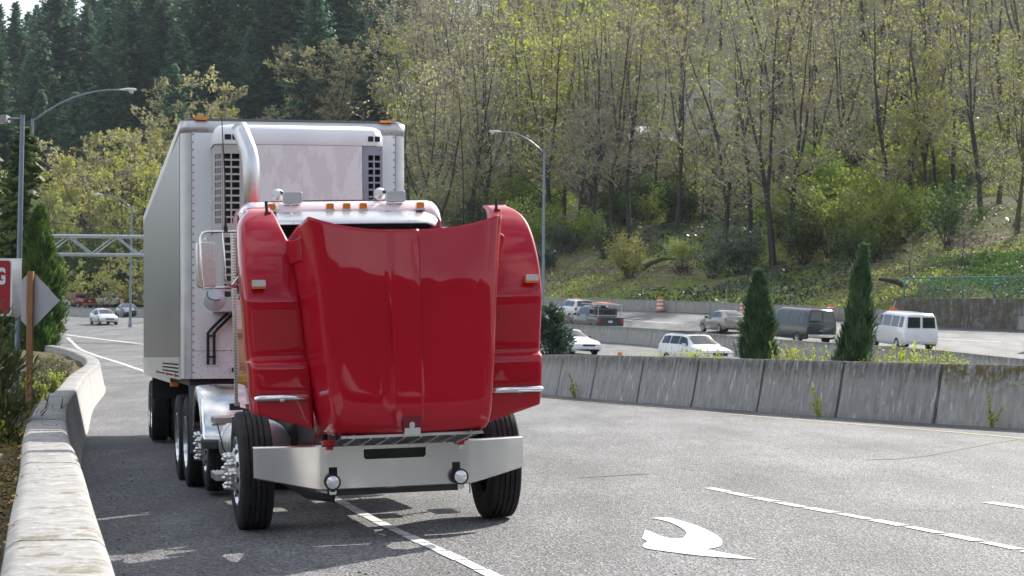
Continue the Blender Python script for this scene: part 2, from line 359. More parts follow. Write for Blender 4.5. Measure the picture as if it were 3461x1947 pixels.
mb=MB(); mb.add([(-1500,-300,-2.2),(1500,-300,-2.2),(1500,1800,-2.2),(-1500,1800,-2.2)],[(0,1,2,3)])
tag(mb.build('ground',M['soil']),kind='structure')
xs=[-78+1.5*i for i in range(22)]+[-45+1.0*i for i in range(94)]
ys=[-8+1.0*i for i in range(80)]+[72+2.0*i for i in range(112)]
def lwx(y):
    if y>101: return -30-(y-101)*.42
    for a,b in zip(LWALL,LWALL[1:]):
        if a[1]<=y<=b[1]: return a[0]+(b[0]-a[0])*(y-a[1])/(b[1]-a[1])
    return .25
# x axis warped so that the sheet's left edge runs under the ramp parapet
def roadskip(q):
    x=sum(p[0] for p in q)/4; y=sum(p[1] for p in q)/4
    return y>interp_y(FARW,x)+2.5 or x<lwx(y)-1.2
rows=[[(x,y,T(x,y)) for x in xs] for y in ys]
sheet('road',rows,M['asphalt'],roadskip)
# planted soil on the outer side of the parapet
rows=[]
Lw=polylen(LWALL)
for i in range(120):
    p=along(LWALL,Lw*i/119); q=along(LWALL,min(Lw,Lw*i/119+.3)); q0=along(LWALL,max(0,Lw*i/119-.3))
    t=Vector((q[0]-q0[0],q[1]-q0[1],0)).normalized(); nn=Vector((-t.y,t.x,0))
    z=T(*p); row=[]
    for k in (.2,.34,.6,1,1.6,2.4,3.5,5,8,13,22,40,80):
        P=Vector((p[0],p[1],0))+nn*k
        zz=z+.60+.05*math.sin(P.x*2.1+P.y*1.3)*min(1,k)+.04*math.sin(P.y*3.7)*min(1,k)+(0.012*k)
        row.append((P.x,P.y,zz))
    rows.append(row)
sheet('planted_verge',rows,M['soil'])
# hillside behind the freeway
def hx(i): return -190+340*i/110
offs=[.35,.8,1.5,2.5,4,6,8.5,11,14,17.5,21,25,29,33,38,43,48,54,60,67,74,82,90,99,108,118,129,141,154,168,183,199,216,234,254,276,300,330,370,420]
rows=[]
for k in offs:
    row=[]
    for i in range(111):
        x=hx(i); y=interp_y(FARW,x)+k
        h=Hz(x,y)+.35*math.sin(x*.31+y*.17)+.25*math.sin(x*.7-y*.23)
        if k<3: h=max(h,T(x,min(y,290))+.45) if k>1 else T(x,min(y,290))+.55
        row.append((x,y,h))
    rows.append(row)
sheet('hillside',rows,M['hill'])
# soil strip for the shrubs behind the ramp barrier
rows=[]
Lr=polylen(RWALL)
for i in range(40):
    s=Lr*i/39; p=along(RWALL,s); q=along(RWALL,min(Lr,s+.5)); q0=along(RWALL,max(0,s-.5))
    t=Vector((q[0]-q0[0],q[1]-q0[1],0)).normalized(); nn=Vector((-t.y,t.x,0))
    if nn.y<0: nn=-nn
    row=[]
    for k in (.35,.8,1.6,3,5,7):
        P=Vector((p[0],p[1],0))+nn*k; z0=T(P.x,P.y)
        row.append((P.x,P.y,max(z0+.03,T(*p)+.75-.12*k)))
    rows.append(row)
sheet('median_soil',rows,M['soil'])
# ------------------------------------------------------------------ painted markings
def ribbon(mb,pl,w,h=.006,step=.5,s0=0,s1=None):
    L=polylen(pl); s1=L if s1 is None else min(s1,L); n=max(1,int((s1-s0)/step)); rows=[]
    for i in range(n+1):
        s=s0+(s1-s0)*i/n; p=along(pl,s); a=along(pl,max(0,s-.2)); b=along(pl,min(L,s+.2))
        t=Vector((b[0]-a[0],b[1]-a[1])).normalized(); nx,ny=-t.y*w/2,t.x*w/2
        rows.append([(p[0]+nx,p[1]+ny,T(p[0]+nx,p[1]+ny)+h),(p[0]-nx,p[1]-ny,T(p[0]-nx,p[1]-ny)+h)])
    mb.grid(rows)
LL=[(-3.4,27.5),(-1.939,21.239),(-1.423,18.9),(-1.138,17.7),(-.749,16.18),(-.389,14.8),(-.113,13.67),(.75,10.2)]
mb=MB(); s=0; Lx=polylen(LL); k=0
while s<Lx:
    ribbon(mb,LL,.105+.012*math.sin(k*3.1),s0=s,s1=s+.62); s+=.66; k+=1
tag(mb.build('lane_line',M['paint']),'worn white line of short painted blocks running out from under the truck bumper','road marking')
DS=[(2.12,21.2),(2.39,20.1),(2.70,19.0),(3.04,17.95),(3.29,17.1),(3.55,16.15),(3.80,15.15),(3.95,14.5)]
mb=MB(); s=0; Lx=polylen(DS)
while s<Lx:
    ribbon(mb,[(x+.012*math.sin(s*9),y) for x,y in DS],.12+.018*math.sin(s*5),s0=s,s1=s+.545,step=.18); s+=.65
tag(mb.build('lane_line',M['paint']),'white dash of ten painted blocks to the right of the turn arrow','road marking')
mb=MB(); ribbon(mb,[(4.62,19.3),(4.86,18.6),(5.9,14.8)],.15)
tag(mb.build('lane_line',M['paint']),'short white dash cut by the right edge of the photo','road marking')
AR=[(1.262,17.768),(1.413,17.807),(1.512,17.418),(1.612,16.893),(1.675,16.244),(1.678,15.792),(1.621,15.367),(1.524,15.196),(1.484,15.159),(1.793,14.437),(1.688,14.481),(1.406,14.718),(1.177,15.026),(1.036,15.285),(1.037,15.565),(1.084,15.776),(1.06,16.0),(1.076,16.15),(1.131,16.695),(1.167,16.53),(1.245,16.101),(1.319,15.973),(1.393,16.041),(1.447,16.39),(1.449,16.776),(1.389,17.342),(1.296,17.655)]
SH_={0,1,8,9,10,14,18,26}
_A=[]
for i in range(len(AR)):
    p0,p1,p2,p3=AR[i-1],AR[i],AR[(i+1)%len(AR)],AR[(i+2)%len(AR)]
    if i in SH_: p0=p1
    if (i+1)%len(AR) in SH_: p3=p2
    for k in range(4):
        t=k/4; _A.append(tuple(.5*(2*p1[q]+(p2[q]-p0[q])*t+(2*p0[q]-5*p1[q]+4*p2[q]-p3[q])*t*t+(3*p1[q]-p0[q]-3*p2[q]+p3[q])*t**3) for q in (0,1)))
AR=_A
bm=bmesh.new(); vs=[bm.verts.new((x,y,T(x,y)+.006)) for x,y in AR]
for a,b in zip(vs,vs[1:]+vs[:1]): bm.edges.new((a,b))
bmesh.ops.triangle_fill(bm,edges=bm.edges[:],use_beauty=True); bmesh.ops.recalc_face_normals(bm,faces=bm.faces)
me=bpy.data.meshes.new('turn_arrow'); bm.to_mesh(me); bm.free(); me.materials.append(M['paint'])
tag(link(bpy.data.objects.new('turn_arrow',me)),'white curved turn arrow painted on the grey asphalt','road marking')
mb=MB(); ribbon(mb,[(-.6,56.2),(.57,52.7),(1.44,50.1),(2.89,46.0),(4.19,42.5),(4.93,40.2),(5.85,37.84),(6.67,35.8),(7.5,33.7),(8.17,31.76),(9.5,28.5)],.11)
tag(mb.build('edge_line',M['yellow']),'faded yellow edge line along the foot of the concrete barrier','road marking')
mb=MB(); ribbon(mb,[(-36.3,162.1),(-31.0,148.5),(-25,134.8),(-16,115)],.35,.01,2)
tag(mb.build('edge_line',M['paint']),'upper of two white lines where the ramp leaves the freeway','road marking')
mb=MB(); ribbon(mb,[(-33.65,151),(-26,120),(-19.9,96.8),(-17.55,89.2),(-14.96,80.7),(-11.5,68)],.2,.01,1)
tag(mb.build('edge_line',M['paint']),'lower white line curving down the ramp beside the trailer','road marking')
for pl,w,lab in (([(-2,171),(8.6,147.9),(12.3,142.4)],.18,'white lane line on the far freeway beyond the dark pickup'),
            ([(2,156),(7.6,137),(12.9,131.5)],.18,'white lane line nearest the middle barrier behind the pickup'),
            ([(22.9,121.5),(28,114.0)],.18,'white edge line below the wall right of the white van'),
            ([(21.5,101),(25.4,94.5)],.18,'white lane line below the white van at the right edge')):
    mb=MB(); ribbon(mb,pl,w,.012,1.5); tag(mb.build('lane_line',M['paint']),lab,'road marking',kind=None)
TYRE=([(4.63,25.93),(5.13,26.2),(5.6,26.9),(6.07,27.8),(7.26,30.2),(8.2,31.9)],[(.805,22.99),(1.19,23.24),(1.61,23.51)])
mb=MB(); ribbon(mb,TYRE[0],.10,.004); tag(mb.build('tyre_mark',simple('tyre_mark_rubber',(.05,.05,.055),.7,var=.5,scale=14)),'dark curved tyre mark on the asphalt near the right edge','tyre mark')
mb=MB(); ribbon(mb,TYRE[1],.10,.004); tag(mb.build('tyre_mark',simple('tyre_mark_rubber',(.06,.06,.065),.7,var=.5,scale=14)),'short faint tyre mark on the asphalt right of the front wheel','tyre mark')
# small loose gravel on the shoulder (nobody could count it)
mb=MB(); rg=random.Random(3)
for k in range(300):
    s=rg.uniform(11,31); p=along(LWALL,s+2); x=p[0]+.35+abs(rg.gauss(0,1.1)); y=p[1]+rg.uniform(-1,1); r=rg.uniform(.003,.0085)
    z=T(x,y)
    mb.box((x,y,z+r*.6),(r*2,r*2.2,r*1.3),Matrix.Rotation(rg.uniform(0,3),3,'Z')@Matrix.Rotation(rg.uniform(-.5,.5),3,'X'),rg.uniform(.4,.9))
tag(mb.build('gravel',simple('gravel_stone',(.09,.085,.08),.9,var=.7,scale=3)),'loose dark gravel scattered over the shoulder asphalt','gravel',kind='stuff')
# ------------------------------------------------------------------ barriers
def barrier_mesh(name,L,prof,mat,gap=.03,slots=None):
    mb=MB(); y0,y1=gap/2,L-gap/2
    ysl=[y0,y0+.02]+[y0+(y1-y0)*i/6 for i in range(1,6)]+[y1-.02,y1]
    rows=[]
    for i,y in enumerate(ysl):
        sh=.985 if i in (0,len(ysl)-1) else 1
        rows.append([(x*sh,y,z if z<=0 else z*(1 if sh==1 else .992)) for x,z in prof])
    mb.grid(rows); N=len(prof)
    mb.f.append(tuple(range(N))); mb.m.append(0); o=(len(ysl)-1)*N; mb.f.append(tuple(range(o+N-1,o-1,-1))); mb.m.append(0)
    me=mb.mesh(name,mat)
    bm=bmesh.new(); bm.from_mesh(me); bmesh.ops.recalc_face_normals(bm,faces=bm.faces); bm.to_mesh(me); bm.free()
    me.polygons.foreach_set('use_smooth',[True]*len(me.polygons)); me.set_sharp_from_angle(angle=math.radians(35))
    return me
def place_run(pl,L,me,name,cat,group,labels,mats=None,first=0,dz=0):
    tot=polylen(pl); n=int(tot/L); out=[]
    for i in range(n):
        a=along(pl,first+i*L); b=along(pl,first+(i+1)*L)
        o=bpy.data.objects.new(name,me); link(o)
        za=T(*a)+dz; zb=T(*b)+dz
        d=Vector((b[0]-a[0],b[1]-a[1],zb-za)); y=d.normalized(); x=y.cross(Vector((0,0,1))).normalized(); z=x.cross(y)
        m=Matrix((x,y,z)).transposed().to_4x4(); m.translation=(a[0],a[1],za); o.matrix_world=m
        tag(o,labels[i] if isinstance(labels,list) else labels,cat,group)
        out.append(o)
    return out
PR=[(-.31,-.2),(-.31,.07),(-.29,.1),(-.115,1.05),(-.10,1.09),(-.07,1.12),(.07,1.12),(.10,1.09),(.115,1.05),(.29,.1),(.31,.07),(.31,-.2)]
RW2=[(x-.31*.9,y-.31*.42) if False else (x+.28,y+.13) for x,y in RWALL]
rm=barrier_mesh('ramp_barrier',3.06,PR,M['conc_r'],.085)
ords=['first','second','third','fourth','fifth','sixth','seventh','eighth','ninth','tenth','eleventh','twelfth']
labs=['weathered grey concrete barrier segment, %s from the red fender along the ramp'%o for o in ords]
segs=place_run(RW2,3.06,rm,'concrete_barrier','barrier','precast barrier segments along the right of the ramp',labs)
for i in (7,8,9):
    if i<len(segs):
        segs[i].material_slots[0].link='OBJECT'; segs[i].material_slots[0].material=M['conc_rm']
if len(segs)>8:
    segs[7]['label']='concrete barrier segment with dark brown moss running from its top edge'
    segs[8]['label']='mossy concrete barrier segment cut by the right edge of the photo'
# hidden back of the run to the left, behind the truck, is not shown by the photo
# ramp parapet: segments that follow the curve
PLp=[(.20,-.25),(.20,.02),(.17,.06),(.012,.78),(0,.825),(-.03,.85),(-.06,.857),(-.33,.857),(-.36,.85),(-.39,.825),(-.40,.78),(-.42,.3),(-.42,-.25)]
tot=polylen(LWALL); nseg=int(tot/2.75); s=0.0
rgp=random.Random(5)
for i in range(nseg):
    s0=s+.012; s1=s+2.75-.012; s+=2.75
    mb=MB(); rows=[]; o=along(LWALL,s0); oz=T(*o)
    jit=rgp.uniform(-.006,.006)
    if i<2: continue
    for k in range(9):
        q=s0+(s1-s0)*k/8; p=along(LWALL,q); a=along(LWALL,max(0,q-.9)); b=along(LWALL,min(tot,q+.9)); t=Vector((b[0]-a[0],b[1]-a[1])).normalized()
        nx,ny=t.y,-t.x; z=T(*p)
        e=.996 if k in (0,8) else 1
        rows.append([(p[0]+nx*u-o[0],p[1]+ny*u-o[1],z-oz+(w*e if w>.1 else w)+jit) for u,w in PLp])
    mb.grid(rows); N=len(PLp); mb.f.append(tuple(range(N))); mb.m.append(0); q=8*N; mb.f.append(tuple(range(q+N-1,q-1,-1))); mb.m.append(0)
    ob=mb.build('concrete_parapet',M['conc_l'],smooth=True,angle=35,fix=True); ob.location=(o[0],o[1],oz)
    if i==2: lab='pale concrete parapet block nearest the camera, cut by the bottom of the photo'
    elif i<12: lab='pale concrete parapet block, %s from the bottom of the photo'%ords[i-2]
    else: lab='far parapet block where the ramp wall curves away beyond the trailer'
    tag(ob,lab,'parapet','parapet blocks along the left of the ramp')
# freeway barriers
PF=[(-.30,-.5),(-.30,.07),(-.18,.30),(-.10,.95),(-.07,1.0),(.07,1.0),(.10,.95),(.18,.30),(.30,.07),(.30,-.5)]
fm=barrier_mesh('freeway_barrier',3.8,PF,M['conc_f'],.05)
place_run(MEDIAN_R,3.8,fm,'concrete_barrier','barrier','median barrier segments between the two freeway carriageways','grey concrete median barrier segment in the middle of the freeway, beyond the junipers')
MEDL=[(-58,234),(-51.53,228),(-37.7,203),(-33,195)]
place_run(MEDL,3.8,fm,'concrete_barrier','barrier','median barrier segments left of the trailer','grey concrete median barrier segment left of the trailer, below the parked cars')
PW=[(-.12,-.6),(-.12,.8),(-.10,.86),(.12,.86),(.14,.8),(.14,-.6)]
wm=barrier_mesh('shoulder_wall',3.8,PW,M['conc_f'],.03)
ww=place_run([(0,172.5),(3.08,167.3),(11.46,155.3),(17,148.3),(22.15,140.3),(27.37,132.3),(32.16,125.3),(40,114)],3.8,wm,'concrete_barrier','barrier','low shoulder wall segments at the foot of the hill','low concrete wall segment at the foot of the wooded hillside')
# thin spring haze between the camera and the hills
hz=bpy.data.materials.new('thin_haze'); hz.use_nodes=True; ht=hz.node_tree; ht.nodes.remove(ht.nodes['Principled BSDF'])
pv=ht.nodes.new('ShaderNodeVolumePrincipled'); pv.inputs['Density'].default_value=.00007; pv.inputs['Color'].default_value=(.80,.88,1,1); pv.inputs['Anisotropy'].default_value=.3
ht.links.new(pv.outputs[0],ht.nodes['Material Output'].inputs['Volume'])
mb=MB(); mb.box2((-1600,-400,-3.4),(1600,1900,135)); tag(mb.build('haze',hz),kind='stuff')
scene.cycles.volume_bounces=0
# ================================================================== TRUCK
def frame(O,tanyaw,bank,pit):
    a=math.atan(tanyaw); u=Vector((math.cos(a),math.sin(a),0)); b=Vector((-math.sin(a),math.cos(a),0)); w=Vector((0,0,1))
    uu=u*math.cos(bank)+w*math.sin(bank); w2=-u*math.sin(bank)+w*math.cos(bank)
    bb=b*math.cos(pit)+w2*math.sin(pit); ww=w2*math.cos(pit)-b*math.sin(pit)
    m=Matrix((uu,bb,ww)).transposed().to_4x4(); m.translation=O; return m
n=NT('red_truck_paint')
f=n.noise(1.2,3)
c=n.ramp(f,[(.3,(.37,.0005,.013)),(.7,(.415,.0007,.017))])
bp=n.new('ShaderNodeBump'); bp.inputs['Strength'].default_value=.018; bp.inputs['Distance'].default_value=.05
n.lk(n.noise(2.2,2,.5,vec=n.mapv((1.1,.4,.5))),bp.inputs['Height']); n.lk(bp.outputs[0],n.b.inputs['Normal']); n.lk(bp.outputs[0],n.b.inputs['Coat Normal'])
M['red']=n.set(col=c,rough=.5,coat=.8,coatr=.025,spec=.1)
def metal(name,col,rough,dirt=.15,brush=(1,1,1),scale=8,met=1):
    n=NT(name); f=n.noise(scale,5,.6,vec=n.mapv(brush)); g=n.noise(2.5,6,.7)
    c=n.mix(n.ramp(g,[(.45,0),(.75,dirt)]),col,tuple(q*.45 for q in col))
    n.bump(f,.04,.01)
    return n.set(col=c,rough=n.ramp(f,[(.3,max(.02,rough-.06)),(.7,rough+.08)]),metal=met)
M['chrome']=metal('polished_chrome',(.80,.81,.82),.08,.1)
M['alu']=metal('brushed_aluminium',(.72,.71,.69),.32,.25,(1,1,6),30)
M['bumper']=metal('polished_bumper_metal',(.70,.695,.69),.17,.04,(1,1,.5),2.2,.95)
M['steel']=metal('stainless_steel',(.80,.79,.76),.22,.12)
n=NT('amber_lens'); M['amber']=n.set(col=n.ramp(n.noise(30,2),[(.3,(.75,.17,.01)),(.7,(.9,.25,.015))]),rough=.25,coat=.6)
n=NT('clear_lens'); M['lens']=n.set(col=n.ramp(n.noise(30,2),[(.3,(.75,.76,.78)),(.7,(.9,.9,.9))]),rough=.12,coat=1.0,metal=.35)
n=NT('red_lens'); M['redlens']=n.set(col=n.ramp(n.noise(30,2),[(.3,(.45,.01,.01)),(.7,(.55,.02,.015))]),rough=.2,coat=.6)
n=NT('dark_glass'); M['glass']=n.set(col=n.ramp(n.noise(1.5,3),[(.3,(.008,.011,.014)),(.7,(.02,.025,.03))]),rough=.05,spec=.8)
n=NT('tyre_rubber')
f=n.noise(9,5,.7); g=n.noise(80,3,.7)
c=n.mix(n.ramp(f,[(.4,.0),(.75,.7)]),(.018,.018,.019),(.062,.058,.055)); n.bump(g,.25,.004)
M['tyre']=n.set(col=c,rough=.82,spec=.35)
n=NT('black_wire_mesh'); ch=n.new('ShaderNodeTexChecker'); ch.inputs['Scale'].default_value=70; n.lk(n.tc(),ch.inputs['Vector'])
M['mesh']=n.set(col=n.mix(ch.outputs[1],(.006,.006,.007),(.03,.03,.033)),rough=.5)
n=NT('perforated_steel')
vv=n.vor(34,rand=.05); M['perf']=n.set(col=n.mix(n.ramp(vv,[(.30,1),(.36,0)]),(.62,.61,.59),(.02,.02,.02)),rough=.35,metal=n.ramp(vv,[(.30,0),(.36,.9)]))
n=NT('trailer_white_panel')
g=n.noise(3,6,.7); sp=n.noise(55,3,.8); z=n.sep(n.tc())[2]
low=n.ramp(n.math('DIVIDE',z,4.2),[(.27,1),(.42,.25),(.7,0)])
c=n.mix(n.math('MULTIPLY',n.ramp(sp,[(.58,0),(.66,1)]),low),(.86,.87,.875),(.08,.08,.08))
c=n.mix(n.ramp(g,[(.5,0),(.8,.25)]),c,(.55,.54,.53))
M['white_panel']=n.set(col=c,rough=.42)
n=NT('worn_reefer_paint')
g=n.noise(2.4,8,.72,vec=n.mapv((1.6,1,.65))); g2=n.noise(9,6,.7,vec=n.mapv((1,1,.25)))
msk=n.ramp(n.math('ADD',n.math('MULTIPLY',g,.75),n.math('MULTIPLY',g2,.25)),[(.487,0),(.507,1)])
c=n.mix(msk,(.88,.885,.88),(.78,.775,.765))
M['reefer_centre']=n.set(col=c,rough=.5)
M['reefer_white']=simple('reefer_white_cover',(.86,.87,.88),.38,var=.06,scale=3)
M['reefer_grey']=simple('reefer_grey_grille',(.50,.50,.49),.5,var=.12,scale=3)
n=NT('trailer_side_metal')
st=n.noise(2.2,5,.6,vec=n.mapv((1,5,.12))); st2=n.noise(5,3,.6,vec=n.mapv((1,9,.05)))
c=n.ramp(st,[(.3,(.11,.125,.137)),(.7,(.205,.228,.245))]); c=n.mix(n.ramp(st2,[(.66,0),(.72,.5)]),c,(.50,.48,.46))
M['side']=n.set(col=c,rough=.34,metal=.7)
M['rail']=simple('trailer_rail_metal',(.60,.60,.60),.38,.6,scale=4)
M['rim']=simple('aluminium_rim',(.80,.80,.78),.25,.85,scale=5)
M['rimdull']=simple('dull_steel_rim',(.50,.50,.50),.5,.3,scale=5)
TRM=frame((-1.19,17.8,0.025),0.243,0.036,-0.010)
tr=empty('semi_truck',mat=TRM,label='red conventional truck tractor standing with its hood tilted fully open',cat='truck')
# ---------------------------------------------------------------- hood
def lerp(a,b,t): return a+(b-a)*t
def tab(t,x):
    t=sorted(t)
    if x<=t[0][0]: return t[0][1]
    for (a,p),(b,q) in zip(t,t[1:]):
        if x<=b: return p+(q-p)*(x-a)/(b-a)
    return t[-1][1]
HW=[(.86,.585),(.92,.63),(1.06,.655),(1.45,.69),(1.9,.72),(2.24,.748),(2.62,.782)]
BC=[(.86,-1.84),(.90,-1.895),(.96,-1.925),(1.05,-1.94),(1.5,-1.935),(2.1,-1.92),(2.62,-1.885)]
def hood_rows():
    rows=[]
    us=[-1,-.985,-.95,-.86,-.72,-.56,-.4,-.26,-.215,-.20,-.135,-.125,-.04,.04,.11,.125,.145,.16,.26,.4,.56,.72,.86,.95,.985,1]
    ts=[0,.015,.05,.1,.17,.25,.34,.43,.52,.61,.7,.78,.85,.9,.935,.96,.985,1]
    for t in ts:
        row=[]
        for s in (-1,):
            pass
        def sidepts(s):
            r=[]
            for jb,du,wt in ((-1.0,.115,2.44),(-1.3,.10,2.50),(-1.55,.075,2.555),(-1.72,.035,2.60),(-1.80,.008,2.625)):
                w=lerp(wt,.87 if jb<-1.2 else .80,t); h=tab(HW,w)
                r.append((s*(h+du*(1-.45*t)),jb,w))
            return r
        L=sidepts(-1)
        Rr=sidepts(1)[::-1]
        mid=[]
        for k in us:
            wt=2.505+.118*abs(k)**2.6
            w=lerp(wt,.865,t); h=tab(HW,w); u=k*h
            cr=.05*abs(k)**2+ (.035 if abs(k)==1 else (.02 if abs(k)==.985 else (.006 if abs(k)==.95 else 0)))
            b=tab(BC,w)+cr
            uc=u+.025
            if w>1.02 and abs(uc)<.125: b-= .034*min(1,(.125-abs(uc))/.008) if abs(uc)<.125 else 0
            mid.append((u-.025*(1-abs(k)),b,w))
        rows.append(L+mid+Rr)
    return rows
mb=MB(); mb.grid(hood_rows())
hood=mb.build('hood',M['red'],tr,smooth=True,angle=44,solid=.014,fix=True)
# fenders: tall arched shells, the wheel side facing forward now that the hood is up
UO=[(.9,1.17),(1.05,1.19),(1.24,1.2),(1.66,1.222),(2.0,1.242),(2.26,1.247),(2.5,1.236),(2.62,1.218),(2.70,1.185),(2.76,1.12)]
BF=[(.9,-1.34),(1.02,-1.36),(1.2,-1.385),(1.44,-1.385),(1.465,-1.375),(1.485,-1.30),(1.6,-1.30),(1.9,-1.325),(1.975,-1.325),(2.0,-1.318),(2.1,-1.285),(2.3,-1.2),(2.5,-1.075),(2.62,-.955),(2.70,-.84),(2.75,-.74),(2.775,-.64)]
BFT=[(1.9,-1.326),(1.985,-1.322),(2.15,-1.268),(2.35,-1.175),(2.55,-1.03),(2.69,-.865),(2.755,-.73),(2.78,-.64),(2.79,-.6)]
def crv(t,x):
    for i in range(1,len(t)-2):
        if x<=t[i+1][0]:
            h=t[i+1][0]-t[i][0]; k=max(0,(x-t[i][0])/h)
            m0=(t[i+1][1]-t[i-1][1])/(t[i+1][0]-t[i-1][0])*h; m1=(t[i+2][1]-t[i][1])/(t[i+2][0]-t[i][0])*h
            return (2*k**3-3*k*k+1)*t[i][1]+(k**3-2*k*k+k)*m0+(-2*k**3+3*k*k)*t[i+1][1]+(k**3-k*k)*m1
    return t[-2][1]
def fender(s):
    rows=[]
    ws=[2.785,2.775,2.755,2.72,2.67,2.61,2.54,2.46,2.38,2.30,2.22,2.14,2.07,2.02,1.99,1.965,1.9,1.78,1.65,1.54,1.49,1.478,1.468,1.44,1.36,1.27,1.2,1.12,1.06,1.02]
    for w in ws:
        uo=tab(UO,min(w,2.76)); bf=tab(BF,min(w,2.775)) if w<1.99 else crv(BFT,min(w,2.775))
        if w>2.77: bf+= .05
        ui=tab([(1.0,.72),(1.4,.74),(2.0,.80),(2.45,.85),(2.56,.895),(2.64,.92),(2.76,.95)],w)
        low=1 if w<1.19 else 0
        def W(u):
            # the bottom edge rises towards the outside
            if w>1.2: return w
            k=(1.2-w)/(1.2-1.02); return lerp(1.2,lerp(.905,1.045,(u-.72)/(1.19-.72)),k)
        r=[]
        r.append((s*(ui-.012),bf+.16,W(ui)))
        r.append((s*(ui-.006),bf+.05,W(ui)))
        for k in (0.02,.08,.3,.55,.8,.93,.975): 
            u=lerp(ui,uo,k); r.append((s*u,bf+.010*(2*k-1)**4,W(u)))
        r.append((s*(uo+.006),bf+.022,W(uo))); r.append((s*(uo+.018),bf+.06,W(uo)))
        r.append((s*(uo+.030),bf+.15,W(uo))); r.append((s*(uo+.032),bf+.30,W(uo)+.0)); r.append((s*(uo+.012),bf+.33,W(uo)))
        rows.append(r if s<0 else r[::-1])
    mb=MB(); mb.grid(rows)
    o=mb.build('fender',M['red'],hood,smooth=True,subsurf=2,solid=.012,fix=True)
    return o
for s in (-1,1):
    fender(s)
    mb=MB(); mb.tube([(s*.775,-1.395,1.178),(s*.80,-1.405,1.178),(s*1.17,-1.405,1.178),(s*1.205,-1.385,1.178)],[.020,.027,.027,.015],12)
    mb.box((s*.99,-1.425,1.152),(.035,.012,.012))
    mb.build('headlight_trim',M['chrome'],hood,smooth=True,angle=40)
    mb=MB(); mb.rbox((s*1.09,-1.30,2.07),(s*1.205,-1.365,2.142),.012,axis=1); sm=mb.build('side_marker_lamp',M['amber'],hood,smooth=True,angle=40,fix=True)
    mb=MB(); mb.rbox((s*1.093,-1.365,2.088),(s*1.202,-1.378,2.141),.01,axis=1); mb.build('lamp_glare',M['lens'],sm,fix=True)  # pale face painted in for sun glare on the amber lens
    mb=MB(); mb.tube([(s*.995,-.775,2.71),(s*.998,-.765,2.76),(s*1.0,-.76,2.825)],[.017,.013,.014],8); mb.box((s*.995,-.80,2.705),(.05,.03,.05)); mb.build('guide_post',M['black'],hood,smooth=True,angle=40)
    # air intake scoop on the hood side
    mb=MB(); p=[(-.87,-1.20,2.475),(-.80,-1.62,2.50),(-.78,-1.60,2.27),(-.83,-1.22,2.25)]
    o=[(-.905,-1.23,2.462),(-.868,-1.60,2.455),(-.835,-1.58,2.28),(-.875,-1.25,2.27)]
    p=[(-s*q[0],q[1],q[2]) for q in p]; o=[(-s*q[0],q[1],q[2]) for q in o]
    mb.add(p+o,[(4,5,6,7),(1,2,6,5),(2,3,7,6),(3,0,4,7),(0,1,5,4)])
    sc_=mb.build('air_intake',M['red'],hood,fix=True,bevel=.012)
    mb=MB(); q=[Vector(v) for v in (p[0],p[1],o[1],o[0])]; cc=sum(q,Vector())/4
    mb.add([cc+(v-cc)*.78+Vector((0,0,.006)) for v in q],[(0,1,2,3)]); mb.build('intake_opening',M['black'],sc_)
# hood latch bracket at the nose
mb=MB(); mb.rbox((-.088,-1.975,.862),(.04,-1.93,.918),.006,axis=1); mb.rbox((-.046,-1.965,.915),(-.004,-1.95,.965),.018,axis=1); mb.cyl((-.025,-1.97,.945),(-.025,-1.95,.945),.014)
mb.build('hood_latch',M['alu'],hood,smooth=True,angle=35,fix=True)
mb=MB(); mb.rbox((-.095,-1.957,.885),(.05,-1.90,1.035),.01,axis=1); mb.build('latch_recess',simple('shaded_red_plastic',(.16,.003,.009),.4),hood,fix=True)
# grille now hangs face down between the nose and the bumper
gA,gB=(.872,-1.845),(.765,-1.06)
def gp(u,t,h=0): return (u,lerp(gA[1],gB[1],t),lerp(gA[0],gB[0],t)+h)
mb=MB(); mb.add([gp(-.575,0),gp(.575,0),gp(.53,1),gp(-.53,1)],[(0,1,2,3)]); gr=mb.build('grille',M['mesh'],hood,solid=.02)
for i in range(8):
    mb=MB(); u=-.48+.137*i
    mb.add([gp(u,.02,.01),gp(u+.012,.02,.01),gp(u+.012,.75,.0),gp(u,.75,0),gp(u,.02,-.035),gp(u+.012,.02,-.035),gp(u+.012,.72,-.045),gp(u,.72,-.045)],[(0,1,2,3),(4,5,6,7),(0,1,5,4),(1,2,6,5),(2,3,7,6),(3,0,4,7)])
    mb.build('grille_bar',M['alu'],gr,fix=True)
mb=MB(); mb.box2((-.58,-1.86,.845),(.58,-1.80,.868)); mb.build('grille_frame',M['chrome'],gr)
for s in (-1,1):
    mb=MB(); mb.box2((s*.50,-1.10,.755),(s*.62,-.98,.80)); mb.box2((s*.53,-1.08,.72),(s*.59,-1.02,.80)); mb.build('hood_hinge',M['red'],tr,bevel=.006)
# ---------------------------------------------------------------- bumper
def bump_b(u): 
    a=abs(u); return -1.02+.02*(a/.62)**2 if a<.62 else (-1.0+ (a-.62)/.06*.012 if a<.68 else lerp(-.988,-.80,(a-.68)/(1.168-.68))-.012*math.sin(PI*(a-.68)/.488))
def bump_lo(u): a=abs(u); return .392 if a<.65 else lerp(.392,.502,(a-.65)/(1.168-.65))
holes=[(-.265,.265,.628,.712),(-.562,-.492,.472,.572),(.492,.562,.472,.572)]
us=sorted({-1.168,-1.05,-.9,-.78,-.68,-.65,-.62,.62,.65,.68,.78,.9,1.05,1.168,0,-.4,.4,-.2,.2,-.1,.1,-.3,.3,*[h[0] for h in holes],*[h[1] for h in holes],-.252,.252})
ws=[0,.2267,.51,.667,.70,.906,.93,1.0]
mb=MB()
def bp_(u,k,back=0): lo=bump_lo(u); return (u,bump_b(u)+back,lerp(lo,.745,k))
